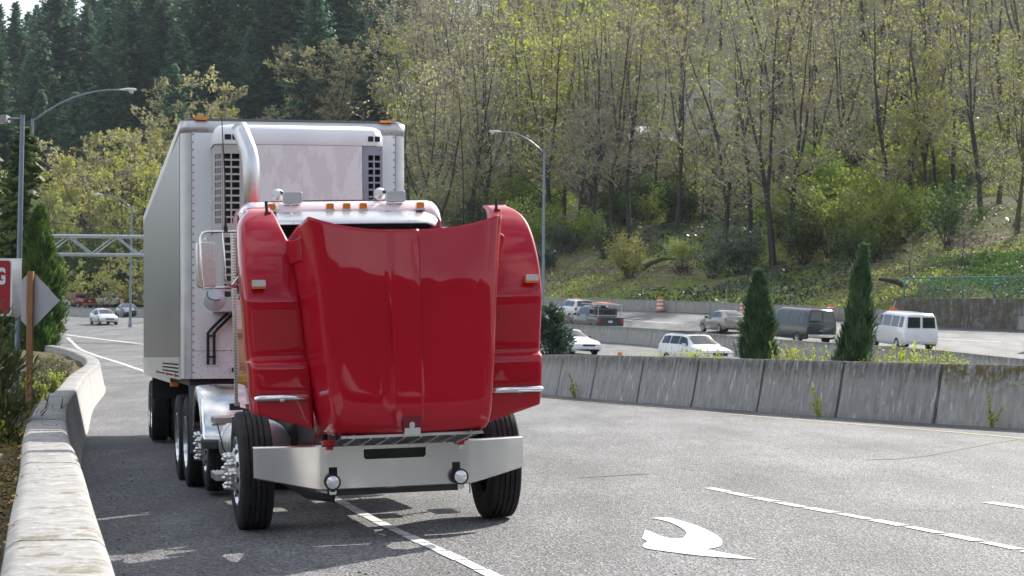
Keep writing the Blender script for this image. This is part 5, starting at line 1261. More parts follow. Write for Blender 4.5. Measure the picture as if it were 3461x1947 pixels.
for k in range(14): mb.box((36+k*1.5,226-k*1.7,Hz(36+k*1.5,226-k*1.7)+.6),(1.6,.08,.22),Matrix.Rotation(math.radians(-48),3,'Z')); mb.box((36+k*1.5,226-k*1.7,Hz(36+k*1.5,226-k*1.7)+.35),(.12,.12,.9))
tag(mb.build('guard_rail',simple('white_rail_paint',(.55,.55,.54),.5)),'white guard rail of a hillside street seen between the right trees','guard rail')
# ================================================================== VEGETATION
def leafmat(name,stops,rough=.6,scale=.8,trans=True):
    n=NT(name); oi=n.objrand()
    f=n.noise(scale,4,.6); g=n.noise(scale*6,3,.6)
    k=n.math('ADD',n.math('MULTIPLY',f,.65),n.math('MULTIPLY',g,.35))
    c=n.ramp(k,[(.34+.32*i/(len(stops)-1),q) for i,q in enumerate(stops)])
    hs=n.new('ShaderNodeHueSaturation'); n.lk(c,hs.inputs['Color'])
    n.lk(n.math('ADD',n.math('MULTIPLY',oi,.75),.74),hs.inputs['Value']); n.lk(n.ramp(oi,[(0,.494),(1,.525)]),hs.inputs['Hue'])
    c=hs.outputs[0]
    n.set(col=c,rough=rough,spec=.25)
    if trans:
        tb=n.new('ShaderNodeBsdfTranslucent'); n.lk(c,tb.inputs[0]); mx=n.new('ShaderNodeMixShader'); mx.inputs[0].default_value=.38
        n.lk(n.b.outputs[0],mx.inputs[1]); n.lk(tb.outputs[0],mx.inputs[2]); n.lk(mx.outputs[0],n.out.inputs[0])
    return n.m
M['bark']=simple('grey_brown_bark',(.040,.035,.030),.9,var=.45,scale=3)
n=NT('mossy_bark'); f=n.noise(1.2,5,.65)
M['mossbark']=n.set(col=n.ramp(f,[(.42,(.055,.048,.038)),(.6,(.10,.10,.022))]),rough=.95)
M['twig']=simple('bare_twigs',(.31,.275,.225),.85,var=.3,scale=1)
M['twig2']=simple('pinkish_bare_twigs',(.33,.285,.24),.85,var=.3,scale=1)
M['bud_yellow']=leafmat('yellow_green_buds',[(.24,.26,.03),(.44,.44,.06),(.62,.58,.12)])
M['bud_tan']=leafmat('tan_buds',[(.29,.26,.12),(.44,.40,.19),(.56,.51,.28)])
M['bud_olive']=leafmat('olive_buds',[(.20,.21,.05),(.36,.36,.09),(.52,.49,.15)])
M['leaf_bright']=leafmat('bright_green_leaves',[(.12,.16,.022),(.27,.33,.05),(.44,.48,.10)])
M['leaf_mid']=leafmat('mid_green_leaves',[(.022,.045,.010),(.06,.10,.018),(.12,.16,.035)])
M['leaf_ivy']=leafmat('ivy_leaves',[(.018,.032,.018),(.045,.07,.04),(.20,.24,.20)],rough=.35)
M['needle_dark']=leafmat('dark_fir_needles',[(.018,.052,.034),(.060,.135,.076),(.16,.26,.125)],scale=.25)
M['needle_mid']=leafmat('green_fir_needles',[(.035,.06,.016),(.085,.125,.03),(.17,.20,.06)],scale=.5)
M['cedar']=leafmat('cedar_sprays',[(.025,.055,.014),(.065,.115,.022),(.15,.20,.04)],scale=2.2)
M['juniper']=leafmat('juniper_sprays',[(.022,.045,.024),(.055,.095,.045),(.12,.16,.07)],scale=2.6)
M['cypress']=leafmat('cypress_sprays',[(.05,.08,.028),(.14,.18,.06),(.32,.34,.15)],scale=3)
M['spruce']=leafmat('spruce_needles',[(.016,.04,.028),(.04,.08,.05),(.10,.14,.075)],scale=2.6)
M['sprig']=leafmat('yellow_sprig_leaves',[(.22,.26,.02),(.40,.42,.05),(.55,.52,.10)],scale=4)
M['heath']=leafmat('heath_foliage',[(.05,.065,.02),(.12,.125,.045),(.20,.18,.08)],scale=3)
M['brush']=leafmat('dry_brush',[(.12,.095,.07),(.24,.195,.14),(.38,.31,.23)],scale=.4,trans=False)
M['grass']=leafmat('spring_grass',[(.16,.20,.03),(.33,.37,.06),(.52,.50,.13)])
M['moss']=leafmat('orange_moss',[(.10,.05,.01),(.20,.11,.02),(.16,.15,.02)],scale=6,trans=False)
def rv(rg): 
    while True:
        v=Vector((rg.uniform(-1,1),rg.uniform(-1,1),rg.uniform(-1,1)))
        if .05<v.length<1: return v.normalized()
def card(mb,p,nrm,size,asp=1.0,rg=random,up=None):
    t=up if up is not None else rv(rg); x=nrm.cross(t)
    if x.length<1e-3: x=nrm.orthogonal()
    x=x.normalized()*size*.5; y=nrm.cross(x).normalized()*size*.5*asp
    mb.v+= [tuple(p-x-y),tuple(p+x-y*.7),tuple(p+x*.4+y),tuple(p-x*.8+y*.8)]; k=len(mb.v)-4; mb.f.append((k,k+1,k+2,k+3)); mb.m.append(mb.cur)
def stick(mb,a,b,r0,r1,n=3):
    d=b-a
    if d.length<1e-4: return
    z=d.normalized(); x=z.orthogonal().normalized(); y=z.cross(x); k=len(mb.v)
    for P,r in ((a,r0),(b,r1)):
        for i in range(n):
            t=2*PI*i/n; mb.v.append(tuple(P+(x*math.cos(t)+y*math.sin(t))*r))
    for i in range(n): mb.f.append((k+i,k+(i+1)%n,k+n+(i+1)%n,k+n+i)); mb.m.append(mb.cur)
def broadleaf(seed,Ht=20,trunk=.24,spread=.42,fork=(.28,.5),limbs=11,leaders=3,lean=0,leaf=.16,nleaf=2.2,lean_dir=0):
    rg=random.Random(seed); wood=MB(); crown=MB(); nodes=[]
    def grow(p,d,L,r,lv,segs):
        pts=[(p.copy(),r)]; q=p.copy(); dd=d.copy(); seg=L/segs
        for i in range(segs):
            wob=(.07,.12,.16,.2,.24)[lv]; dd=(dd+rv(rg)*wob+Vector((0,0,(.05,.10,.08,.03,.01)[lv]))).normalized()
            q2=q+dd*seg; r2=r*(1-(i+1)/segs*(.75 if lv else .6))
            tgt=wood if lv<=1 else crown
            stick(tgt,q,q2,max(.012,r*(1-i/segs*(.75 if lv else .6))),max(.010,r2),6 if lv==0 else (5 if lv==1 else 3))
            q=q2; pts.append((q.copy(),r2)); 
            if lv>=3 or (lv==2 and i>=segs//2): nodes.append(q.copy())
        return pts,dd
    tr_,_=grow(Vector((0,0,-.6)),Vector((lean*math.cos(lean_dir),lean*math.sin(lean_dir),1)).normalized(),Ht*fork[1]+.6,trunk,0,7)
    leads=[]
    for k in range(leaders):
        i=rg.randint(4,7); p,r=tr_[i]; a=2*PI*k/leaders+rg.uniform(-.5,.5); d=Vector((math.cos(a)*spread,math.sin(a)*spread,1)).normalized()
        pts,_=grow(p,d,(Ht-p.z)*rg.uniform(.85,1.05),max(.12,r*.82),1,8); leads.append(pts)
    for i in range(3,7):
        for _ in range(2):
            p,r=tr_[i]; a=rg.uniform(0,2*PI); pts,_d=grow(p,Vector((math.cos(a),math.sin(a),.45)).normalized(),Ht*rg.uniform(.12,.24),r*.3,1,5); leads.append(pts)
    for pts in leads:
        n=limbs if len(pts)>7 else 5
        for k in range(n):
            j=rg.randint(2,len(pts)-1); p,r=pts[j]; a=rg.uniform(0,2*PI); d=Vector((math.cos(a),math.sin(a),rg.uniform(.15,.9))).normalized()
            p2,_=grow(p,d,Ht*rg.uniform(.08,.18),max(.045,r*.62),2,4)
            for _ in range(4):
                p3,r3=p2[rg.randint(1,4)]; a=rg.uniform(0,2*PI); d=Vector((math.cos(a),math.sin(a),rg.uniform(-.1,.9))).normalized()
                p4,_=grow(p3,d,Ht*rg.uniform(.04,.085),.022,3,2)
                for _ in range(2):
                    p5,_r=p4[rg.randint(1,2)]; d=rv(rg)+Vector((0,0,.4)); stick(crown,p5,p5+d.normalized()*Ht*rg.uniform(.02,.05),.014,.008); nodes.append(p5+d.normalized()*Ht*.03)
    crown_t=len(crown.f); crown.cur=1
    for p in nodes:
        if rg.random()<.5: continue
        nl=nleaf*2*rg.uniform(.6,1.4)
        for _ in range(int(nl)+(rg.random()<nl%1)):
            card(crown,p+rv(rg)*rg.uniform(.03,.26),(rv(rg)+Vector((0,0,.5))).normalized(),leaf*rg.uniform(.6,1.5),rg.uniform(.7,1.2),rg)
    return wood,crown
def conifer(seed,Ht=32,R=4.2,base=.08,droop=.25,dens=1.0):
    rg=random.Random(seed); wood=MB(); crown=MB()
    stick(wood,Vector((0,0,-1)),Vector((0,0,Ht*.5)),.42,.26,7); stick(wood,Vector((0,0,Ht*.5)),Vector((0,0,Ht)),.26,.03,6)
    z=Ht*base
    while z<Ht*.985:
        t=(z-Ht*base)/(Ht*(1-base)); r=R*(1-t)**.74*rg.uniform(.68,1.18)+.22; nb=max(4,int((7-2*t)*dens)); a0=rg.uniform(0,PI)
        for k in range(nb):
            a=a0+2*PI*k/nb+rg.uniform(-.35,.35); L=r*rg.uniform(.65,1.15); up=.12+.35*t-droop
            d=Vector((math.cos(a),math.sin(a),up)).normalized(); side=Vector((-math.sin(a),math.cos(a),0)); p=Vector((0,0,z+rg.uniform(-.25,.25)))
            ns=max(2,int(L/.62))
            for i in range(ns):
                s=(i+.6)/ns; q=p+d*L*s+Vector((0,0,-droop*.5*L*s*s+.25*L*max(0,s-.6)))
                w=L*.36*(1.12-s)+.28
                for sg in (-1,1):
                    tip=q+side*sg*w*rg.uniform(.7,1.15)+d*w*.55+Vector((0,0,-.16*w-.1*rg.random()))
                    b1=q-d*.30; b2=q+d*.34+Vector((0,0,.05))
                    k0=len(crown.v); crown.v+= [tuple(b1),tuple(b2),tuple(tip),tuple((b1+tip)/2+Vector((0,0,-.22)))]; crown.f.append((k0,k0+1,k0+2,k0+3)); crown.m.append(0)
            q=p+d*L; card(crown,q,(d+Vector((0,0,.8))).normalized(),.5,1.2,rg)
        z+=rg.uniform(.42,.68)*(1.1-.35*t)
    return wood,crown
def column(seed,Ht,R,shape,n,size,up=1.2,core=.62,asp=1.9):
    """dense evergreen: many small upright sprays over an uneven outline"""
    rg=random.Random(seed); crown=MB(); wood=MB()
    ph=[rg.uniform(0,6) for _ in range(8)]
    def rad(z,a): 
        t=z/Ht; b=R*shape(t); return b*(1+.13*math.sin(3*a+ph[0]+9*t)+.12*math.sin(5*a+ph[1]-17*t)+.10*math.sin(2*a+ph[2]+31*t)+.07*math.sin(7*a+43*t+ph[3])+.14*math.sin(a+ph[4]+6*t))
    stick(wood,Vector((0,0,-.4)),Vector((0,0,Ht*.8)),R*.16,R*.04,6)
    rows=[]
    for i in range(13):
        z=Ht*i/12*.94; rows.append([(core*rad(z,a)*math.cos(a),core*rad(z,a)*math.sin(a),z) for a in [2*PI*k/14 for k in range(15)]])
    crown.grid(rows)
    for _ in range(n):
        z=Ht*rg.random()**1.0; a=rg.uniform(0,2*PI); f=rg.uniform(core,1.0)**.6 if rg.random()<.8 else rg.uniform(.95,1.28)
        r=rad(z,a)*f; p=Vector((r*math.cos(a),r*math.sin(a),z))
        out=Vector((math.cos(a),math.sin(a),0)); ax=(Vector((0,0,up))+out*rg.uniform(.2,.9)+rv(rg)*.45).normalized()
        sd=ax.cross(out+rv(rg)*.6); 
        if sd.length<1e-3: continue
        sd=sd.normalized(); s=size*rg.uniform(.6,1.4)
        k0=len(crown.v); crown.v+= [tuple(p-sd*s*.32),tuple(p+sd*s*.32),tuple(p+sd*s*.16+ax*s*asp*.7),tuple(p-sd*s*.05+ax*s*asp)]; crown.f.append((k0,k0+1,k0+2,k0+3)); crown.m.append(0)
    return wood,crown
def bush_mesh(seed,Ht,R,n,leaf,stems=14,squash=1.0):
    rg=random.Random(seed); wood=MB(); crown=MB(); tips=[]
    for k in range(stems):
        a=rg.uniform(0,2*PI); d=Vector((math.cos(a)*rg.uniform(.1,.8),math.sin(a)*rg.uniform(.1,.8),1)).normalized(); p=Vector((rg.uniform(-.15,.15)*R,rg.uniform(-.15,.15)*R,-.2)); L=Ht*rg.uniform(.6,1.05)
        for i in range(5):
            d=(d+rv(rg)*.18).normalized(); q=p+d*L/5; stick(wood,p,q,.05*Ht/5*(1-i/6),.045*Ht/5*(1-(i+1)/6),4)
            for _ in range(3):
                e=q+(rv(rg)+Vector((0,0,.5)))*Ht*.16; stick(crown,q,e,.012,.006); 
                if i>0: tips.append(e); tips.append((q+e)/2)
            p=q
    crown.cur=1
    for _ in range(n):
        p=rg.choice(tips); card(crown,p+rv(rg)*rg.uniform(.02,.13)*Ht,(rv(rg)+Vector((0,0,.6))).normalized(),leaf*rg.uniform(.6,1.4),rg.uniform(.7,1.3),rg)
    return wood,crown
class Plant:
    def __init__(s,name,wc,barks,leaves,tw='twig'):
        s.name=name; s.w=wc[0].mesh(name+'_trunk',[M['bark']]); s.c=wc[1].mesh(name+'_crown',[M[tw],M['bud_olive']] if max(wc[1].m,default=0) else [M[leaves]])
        s.multi=max(wc[1].m,default=0)>0; s.leaves=leaves; s.barks=barks; s.tw=tw
    def put(s,loc,label,cat,group=None,scale=1,rz=0,leaves=None,bark=None,twig=None,zs=1,name=None):
        root=empty(name or s.name,loc,rz,label,cat,group); root.scale=(scale,scale,scale*zs)
        w=bpy.data.objects.new('trunk',s.w); link(w,root); c=bpy.data.objects.new('crown',s.c); link(c,root)
        w.material_slots[0].link='OBJECT'; w.material_slots[0].material=M[bark or s.barks]
        if s.multi:
            c.material_slots[0].link='OBJECT'; c.material_slots[0].material=M[twig or s.tw]
            c.material_slots[1].link='OBJECT'; c.material_slots[1].material=M[leaves or s.leaves]
        elif leaves:
            c.material_slots[0].link='OBJECT'; c.material_slots[0].material=M[leaves]
        return root
rgv=random.Random(21)
BL=[Plant('broadleaf_tree',broadleaf(11,20,.33,.42,(.28,.38),12,4,leaf=.14,nleaf=1.9),'bark','bud_olive'),
    Plant('broadleaf_tree',broadleaf(12,20,.32,.30,(.28,.48),12,3,leaf=.13,nleaf=.8),'bark','bud_olive'),
    Plant('broadleaf_tree',broadleaf(13,20,.27,.55,(.28,.42),12,4,leaf=.17,nleaf=6.0),'mossbark','bud_yellow'),
    Plant('broadleaf_tree',broadleaf(14,20,.28,.26,(.28,.55),11,3,lean=.12,leaf=.13,nleaf=.5),'bark','bud_tan','twig2'),
    Plant('broadleaf_tree',broadleaf(15,20,.33,.48,(.28,.36),12,4,lean=-.08,leaf=.14,nleaf=1.2),'mossbark','bud_tan'),
    Plant('broadleaf_tree',broadleaf(16,20,.22,.38,(.28,.5),10,3,leaf=.16,nleaf=4.2),'bark','bud_yellow')]
CRN=[Plant('broadleaf_tree',broadleaf(31,14,.20,.75,(.2,.26),13,6,leaf=.16,nleaf=3),'bark','bud_tan'),
     Plant('broadleaf_tree',broadleaf(32,14,.20,.62,(.2,.30),13,6,leaf=.16,nleaf=4),'bark','bud_yellow')]
FIR=[Plant('fir_tree',conifer(41,34,8.6,.05,.20,1.35),'bark','needle_dark'),Plant('fir_tree',conifer(42,34,7.4,.07,.12,1.3),'bark','needle_dark'),Plant('fir_tree',conifer(43,34,9.6,.04,.26,1.4),'bark','needle_dark')]
GR_R='spring trees on the right hillside'
# trees whose trunks stand out on the lower slope
front=[(22.1,168.3,20.7),(21.0,176.4,19.2),(19.3,180.6,20.2),(24.1,172.2,19.9),(19.9,187.9,19.1),(16.3,198.1,19.4),(19.2,202.0,16.5),(19.0,209.1,20.0),(14.8,210.6,18.9),(12.0,203.6,21.9),(11.6,215.1,21.5),(10.2,216.9,21.6),(8.0,210.5,20.2),(7.0,211.9,22.0),(5.7,219.5,18.4),(4.3,217.2,21.2),(7.9,214.0,20.7),(29.2,182.6,19.0),(31.4,165.3,18.5),(33.7,168.8,16.8),(34.8,165.8,17.5),(35.8,168.4,15.5),(37.3,158.3,16.4),(39.8,163.0,15.0),(32.9,184.7,17.0),(26.3,177.7,18.1),(32.7,197.2,17.3),(37.6,169.3,16.2),(38.1,150.2,14.1)]
for i,(x,y,h) in enumerate(front):
    if (x,y) in ((19.9,187.9),(19.2,202.0),(19.0,209.1)): h*=.55
    k=(1,3,0,1,4,3,1,0,5,3,1,4)[i%12]; P=BL[k]
    if False: pass
    P.put((x,y,Hz(x,y)),'bare spring tree with a dark trunk rising from the lower right slope','tree','bare trees on the lower right slope',h/20,rgv.uniform(0,6.3),leaves=('bud_olive','bud_tan','bud_olive','bud_yellow')[i%4],twig=('twig','twig2')[i%2])
P=BL[3]; P.put((31.6,139.7,Hz(31.6,139.7)),'small bare sapling just behind the green wire fence','tree',scale=.21,rz=1.0)
P.put((28.2,140.7,Hz(28.2,140.7)),'thin bare sapling on the bank left of the green wire fence','tree',scale=.18,rz=2.0)
# woods filling the slope behind them
cnt=0; tries=0
while cnt<98 and tries<4000:
    tries+=1
    Y=205+(430-205)*rgv.random()**1.15; pxx=rgv.uniform(960,2640); X=(pxx-1288)/5009*Y
    z=Hz(X,Y)
    if z>80: continue
    if abs(X-16.6)<5.5 and 238<Y<252 or abs(X-24.6)<4.5 and 240<Y<260: continue
    if pxx<1250 and Y<235: continue
    if 1540<pxx<1850 and Y<262 and rgv.random()<.85: continue
    k=rgv.choice((0,1,1,2,3,3,4,4,5)); 
    tone=rgv.random()
    if pxx<1300: lv='bud_tan' if tone<.75 else 'bud_olive'
    elif pxx<1620: lv='bud_yellow' if tone<.60 else 'bud_olive'
    elif pxx<2000: lv='bud_olive' if tone<.6 else 'bud_tan'
    else: lv='bud_olive' if tone<.5 else ('bud_tan' if tone<.8 else 'bud_yellow')
    band='upper' if Y>300 else 'middle'
    side='left of the hillside lamp' if pxx<1370 else ('above the houses' if pxx<1900 else 'on the far right')
    if pxx>1700: k=rgv.choice((1,3,3,4,1,0))
    BL[k].put((X,Y,z),'brownish budding tree in the %s woods, %s'%(band,side),'tree','budding trees of the %s woods %s'%(band,side),rgv.uniform(.85,1.25),rgv.uniform(0,6.3),leaves=lv,twig=rgv.choice(('twig','twig','twig2')))
    cnt+=1
# the bright yellow green maple left of centre and its neighbours
for x,y,s,l in ((6.0,232,1.25,'tall yellow green tree with the brightest spring leaves, left of the lamp on the hill'),(9.0,238,1.2,'broad yellow green tree beside the brightest spring tree'),(2.6,228,.95,'shorter yellow green tree in front of the brightest spring tree')):
    BL[2].put((x,y,Hz(x,y)),l,'tree',None,s,rgv.uniform(0,6),leaves='bud_yellow')
for i in range(30):
    Y=rgv.uniform(212,335); pxx=rgv.uniform(1000,1300); X=(pxx-1288)/5009*Y
    if abs(X+2.6)<3 and 248<Y<266: continue
    BL[rgv.choice((1,3,4,0,3))].put((X,Y,Hz(X,Y)),'brown twiggy tree in the woods between the trailer and the hillside lamp','tree','brown trees right of the trailer',rgv.uniform(.85,1.15),rgv.uniform(0,6.3),leaves=rgv.choice(('bud_tan','bud_tan','bud_olive')),twig=rgv.choice(('twig','twig2')))
# right hand moss covered big tree near the houses
BL[4].put((18.0,223,Hz(18,223)),'large mossy tree with spreading limbs just left of the grey gabled house','tree',None,1.15,1.2,leaves='bud_yellow',bark='mossbark')
# shrubs on the slope
SH=[Plant('shrub',bush_mesh(51,4,2,3400,.13,20),'bark','leaf_bright'),Plant('shrub',bush_mesh(52,4,2,3000,.13,18),'bark','leaf_bright'),Plant('shrub',bush_mesh(53,4,2,2400,.13,18),'bark','leaf_bright')]
bs=[(10.5,174.9,1.0,'bud_olive'),(5.8,204.4,.8,'leaf_ivy'),(6.6,235.1,1.3,'leaf_bright'),(4.5,222.6,1.2,'leaf_bright'),(15.6,181.1,.6,'bud_olive'),(15.1,210.0,.8,'leaf_bright'),(19.3,168.8,1.0,'leaf_ivy'),(24.1,179.9,1.5,'leaf_bright'),(27.0,166.8,1.7,'leaf_bright'),(29.4,161.5,1.4,'leaf_bright'),(32.3,163.0,1.3,'leaf_bright'),(29.2,182.6,1.4,'leaf_bright'),(37.8,198.9,1.6,'leaf_bright'),(41.6,187.4,1.5,'leaf_bright'),(30.4,178.9,1.2,'leaf_bright'),(-1.8,228.7,1.5,'leaf_bright'),(-8.2,241.8,1.7,'leaf_bright'),(-5.7,222.6,1.2,'leaf_mid'),(-10.9,238.4,1.3,'leaf_bright'),(3.6,194.5,.8,'leaf_ivy'),(17.0,169.2,.8,'leaf_ivy'),(18.5,226.4,1.2,'leaf_bright'),(23.2,207.1,1.2,'leaf_ivy'),(36.5,172.5,1.5,'leaf_bright'),(24.5,167.5,1.2,'leaf_mid'),(34.8,178,1.6,'leaf_bright'),(39,178,1.5,'leaf_bright'),(1.8,226,1.4,'leaf_bright'),(27.5,158.5,.9,'leaf_mid'),(33.5,152.5,1.2,'leaf_mid')]
for i,(x,y,s,l) in enumerate(bs):
    col={'leaf_bright':'bright green','leaf_ivy':'dull dark green','bud_olive':'yellow green','leaf_mid':'mid green'}[l]
    SH[i%3].put((x,y,Hz(x,y)),col+' shrub among the trunks on the right hillside','shrub',col+' shrubs on the right hillside',s,rgv.uniform(0,6),leaves=l)
rgs=random.Random(88); k=0
while k<46:
    Y=178+90*rgs.random(); px=rgs.uniform(1010,2620); x=(px-1288)/5009*Y
    if not (Y>interp_y(FARW,x)+22): continue
    if abs(x-16.6)<6 and 232<Y<252 or abs(x-24.6)<5 and 236<Y<260: continue
    l=rgs.choice(('leaf_ivy','leaf_mid','leaf_mid','leaf_bright','leaf_bright')); col={'leaf_bright':'bright green','leaf_ivy':'dull dark green','leaf_mid':'mid green'}[l]
    SH[k%3].put((x,Y,Hz(x,Y)-.2),col+' shrub among the trunks on the right hillside','shrub',col+' shrubs on the right hillside',rgs.uniform(.7,1.5),rgs.uniform(0,6),leaves=l,zs=rgs.uniform(.8,1.5)); k+=1
# brush, ivy and grass over the ground of the slope
def scatter(name,label,cat,mat,n,xf,size,hgt,seed,cond=None,asp=1):
    rg=random.Random(seed); mb=MB()
    k=0; tries=0
    while k<n and tries<n*6:
        tries+=1
        x,y=xf(rg)
        if cond and not cond(x,y,rg): continue
        z=Hz(x,y)+.35*math.sin(x*.31+y*.17)+.25*math.sin(x*.7-y*.23)
        for _ in range(3):
            card(mb,Vector((x+rg.gauss(0,.3),y+rg.gauss(0,.3),z+rg.uniform(-.05,hgt))),(rv(rg)+Vector((0,-.4,.5))).normalized(),size*rg.uniform(.5,1.5),rg.uniform(.5,1.6)*asp,rg)
        k+=1
    o=mb.build(name,M[mat]); tag(o,label,cat,kind='stuff'); return o
def pick(y0,y1,p0,p1,e=1.3):
    def f(rg):
        Y=y0+(y1-y0)*rg.random()**e; px=rg.uniform(p0,p1); return (px-1288)/5009*Y,Y
    return f
ok=lambda x,y:y>interp_y(FARW,x)+1.2
blob=lambda x,y,s,o:math.sin(x*s+o)+math.sin(y*s*.8+o*2)+.7*math.sin((x+y)*s*1.7+o*3)
scatter('brush','dry brown brush covering the hillside','brush','brush',26000,pick(126,262,1000,2660),.11,.45,61,lambda x,y,r:ok(x,y) and blob(x,y,.22,1)>-.6)
scatter('ivy','dark ivy patches on the hillside','ivy','leaf_ivy',9000,pick(130,262,1000,2660),.16,.4,62,lambda x,y,r:ok(x,y) and blob(x,y,.2,4)>.75)
scatter('grass','bright green grass at the foot of the hillside','grass','grass',34000,pick(126,235,1300,2660,1.9),.085,.20,63,lambda x,y,r:ok(x,y) and (blob(x,y,.25,2)>.5 or (y-interp_y(FARW,x)<11 and blob(x,y,.4,7)>-.6)))
scatter('bramble','mid green brambles behind the wire fence','bramble','leaf_mid',5200,pick(124,143,2290,2660,1),.11,.6,64,lambda x,y,r:ok(x,y) and x>25.5 and y>wall_y(x)+.5 and r.random()<min(1,max(.04,(x-27.5)/5)) and blob(x,y,.9,3)>-.5)
# uprooted stump on the bank
rg=random.Random(9); mb=MB()
for k in range(60):
    d=(rv(rg)+Vector((0,-.6,.2))).normalized(); a=Vector((0,0,.5))+rv(rg)*.3; m=a+d*rg.uniform(.4,.9); stick(mb,a,m,.09,.05,5); stick(mb,m,m+(d+rv(rg)*.6).normalized()*rg.uniform(.3,.7),.05,.015,4)
mb.lathe([(0,.9),(.4,.8),(.8,.5),(1.0,.1)],(0,.3,-.1),'z',9)
o=mb.build('tree_stump',simple('red_brown_roots',(.10,.06,.045),.95,var=.5,scale=3)); o.location=(14.6,171.5,Hz(14.6,171.5)); tag(o,'reddish uprooted stump lying on the bank above the low wall','stump')
mb=MB(); mb.tube([(0,0,0),(1.2,.3,.8),(2.3,.2,1.2),(3.6,.1,1.2)],[.28,.22,.16,.05],7); o=mb.build('leaning_tree',M['mossbark']); o.location=(11.2,178,Hz(11.2,178)+.3); tag(o,'mossy trunk bent low over the bank above the stump','leaning tree')
mb=MB(); mb.tube([(0,0,0),(-1,.3,.5),(-2.2,.4,.7)],[.2,.2,.12],7); o=mb.build('fallen_log',M['bark']); o.location=(27.6,137.5,Hz(27.6,137.5)+.2); tag(o,'dark fallen log on the bank left of the wire fence','log')
# ---------------------------------------------------------------- fir forest, upper left
fc=0; tries=0; done=[]
while fc<120 and tries<5000:
    tries+=1
    Y=325+260*rgv.random()**.85; px=rgv.uniform(-120,1080); X=(px-1288)/5009*Y
    if px>980 and Y<420: continue
    if any((X-a)**2+(Y-b)**2<34 for a,b in done): continue
    done.append((X,Y)); h=rgv.uniform(30,43)*(.86 if px<110 else 1)
    if Y<385: h*=.72
    FIR[rgv.randrange(3)].put((X,Y,Hz(X,Y)-.5),'dark green fir in the conifer forest above the trailer' if px>350 else 'dark green fir in the conifer forest on the upper left','fir tree','firs above the trailer' if px>350 else 'firs on the upper left',h/34,rgv.uniform(0,6.3)); fc+=1
# budding trees below the firs on the left
lt=[]
for px,y,sc,k,l in ((295,282,1.55,0,'bud_yellow'),(225,276,1.25,1,'bud_olive'),(375,280,1.35,0,'bud_olive'),(330,262,.8,1,'bud_olive'),(190,290,1.5,0,'bud_tan'),(265,300,1.6,0,'bud_tan'),(420,300,1.5,0,'bud_olive'),(345,305,1.5,0,'bud_olive'),(140,300,1.4,0,'bud_olive'),(60,290,1.3,0,'bud_olive'),
    (455,330,1.4,0,'bud_tan'),(500,345,1.5,0,'bud_tan'),(415,335,1.1,1,'bud_yellow'),(560,330,1.1,0,'bud_olive'),(640,330,1.0,0,'bud_tan'),(240,258,.7,0,'bud_olive'),(180,262,.8,1,'bud_olive'),(390,256,.7,0,'bud_olive')):
    lt.append(((px-1288)/5009*y,y,sc,k,l))
for i,(x,y,s,k,l) in enumerate(lt):
    CRN[k].put((x,y,Hz(x,y)-.3),'rounded yellowish budding tree below the firs, left of the trailer','tree','yellowish trees left of the trailer',s,rgv.uniform(0,6),leaves=l)
for x,y,s in ((-33,335,1.15),(-29,328,1.05),(-37,345,1.0)):
    CRN[0].put((x,y,Hz(x,y)+3),'tan budding tree standing out against the firs above the trailer roof','tree','tan trees above the trailer',s,rgv.uniform(0,6),leaves='bud_tan')
for x,y,s in ((-20,320,1.2),(-15,300,1.25),(-16.5,335,1.3),(-11,290,1.2),(-12,318,1.3),(-8,300,1.25),(-13,350,1.3)):
    BL[rgv.choice((1,3,4))].put((x,y,Hz(x,y)),'bare brown tree between the firs and the right hillside woods','tree','bare trees right above the trailer',s,rgv.uniform(0,6),leaves='bud_tan',twig='twig2')
# dark underwood at the foot, left
for i,(px,y,s) in enumerate(((130,272,1.9),(170,276,1.6),(205,270,1.5),(240,274,1.9),(275,272,1.7),(310,274,1.9),(345,270,1.6),(380,268,1.8),(100,274,2.0),(225,284,2.2),(290,286,2.2),(350,284,2.2),(160,286,2.2))):
    x=(px-1288)/5009*y
    SH[i%3].put((x,y,max(Hz(x,y),T(x,y))),'dark green shrub at the edge of the woods beyond the parked cars','shrub','dark shrubs beyond the parked cars',s,rgv.uniform(0,6),leaves='leaf_mid')
# ---------------------------------------------------------------- nearer conifers on the left of the ramp
NF=[Plant('conifer',conifer(71,15,3.4,.03,.22,1.2),'bark','needle_mid'),Plant('conifer',conifer(72,15,3.0,.02,.3,1.2),'bark','needle_mid')]
for x,y,s,l in ((-21.9,89,.66,'loose bright green conifer behind the pole at the left edge'),(-24.3,90,.75,'bright green conifer cut by the left edge, behind the pole'),(-26.0,106,.55,'small green conifer low behind the clipped cedar'),(-33.5,135,.9,'taller green conifer behind the street lamp arm')):
    NF[int(y)%2].put((x,y,T(-20,95)+.6),l,'conifer',None,s,rgv.uniform(0,6))
cd=Plant('cedar',column(81,6.35,.80,lambda t:(min(1,.78+1.5*t)*(1-t**2.6)**.75 if t<.98 else .06),13000,.13,1.2),'bark','cedar')
cd.put((-19.95,84,.5),'tall dense clipped cedar standing behind the diamond sign','cedar',name='cedar')
cp=Plant('cypress',column(82,2.5,1.05,lambda t:(1-t**2.4)**.8*(.8+.2*t),24000,.045,1.0,.7,2.4),'bark','cypress')
cp.put((-6.25,21.3,-.05),'feathery cypress bush at the left edge in front of the red sign','bush',None,1.0,0.3,name='bush')
cp.put((-5.55,16.6,-.55),'low feathery cypress bush at the left edge by the parapet','bush',None,.62,1.8,name='bush')
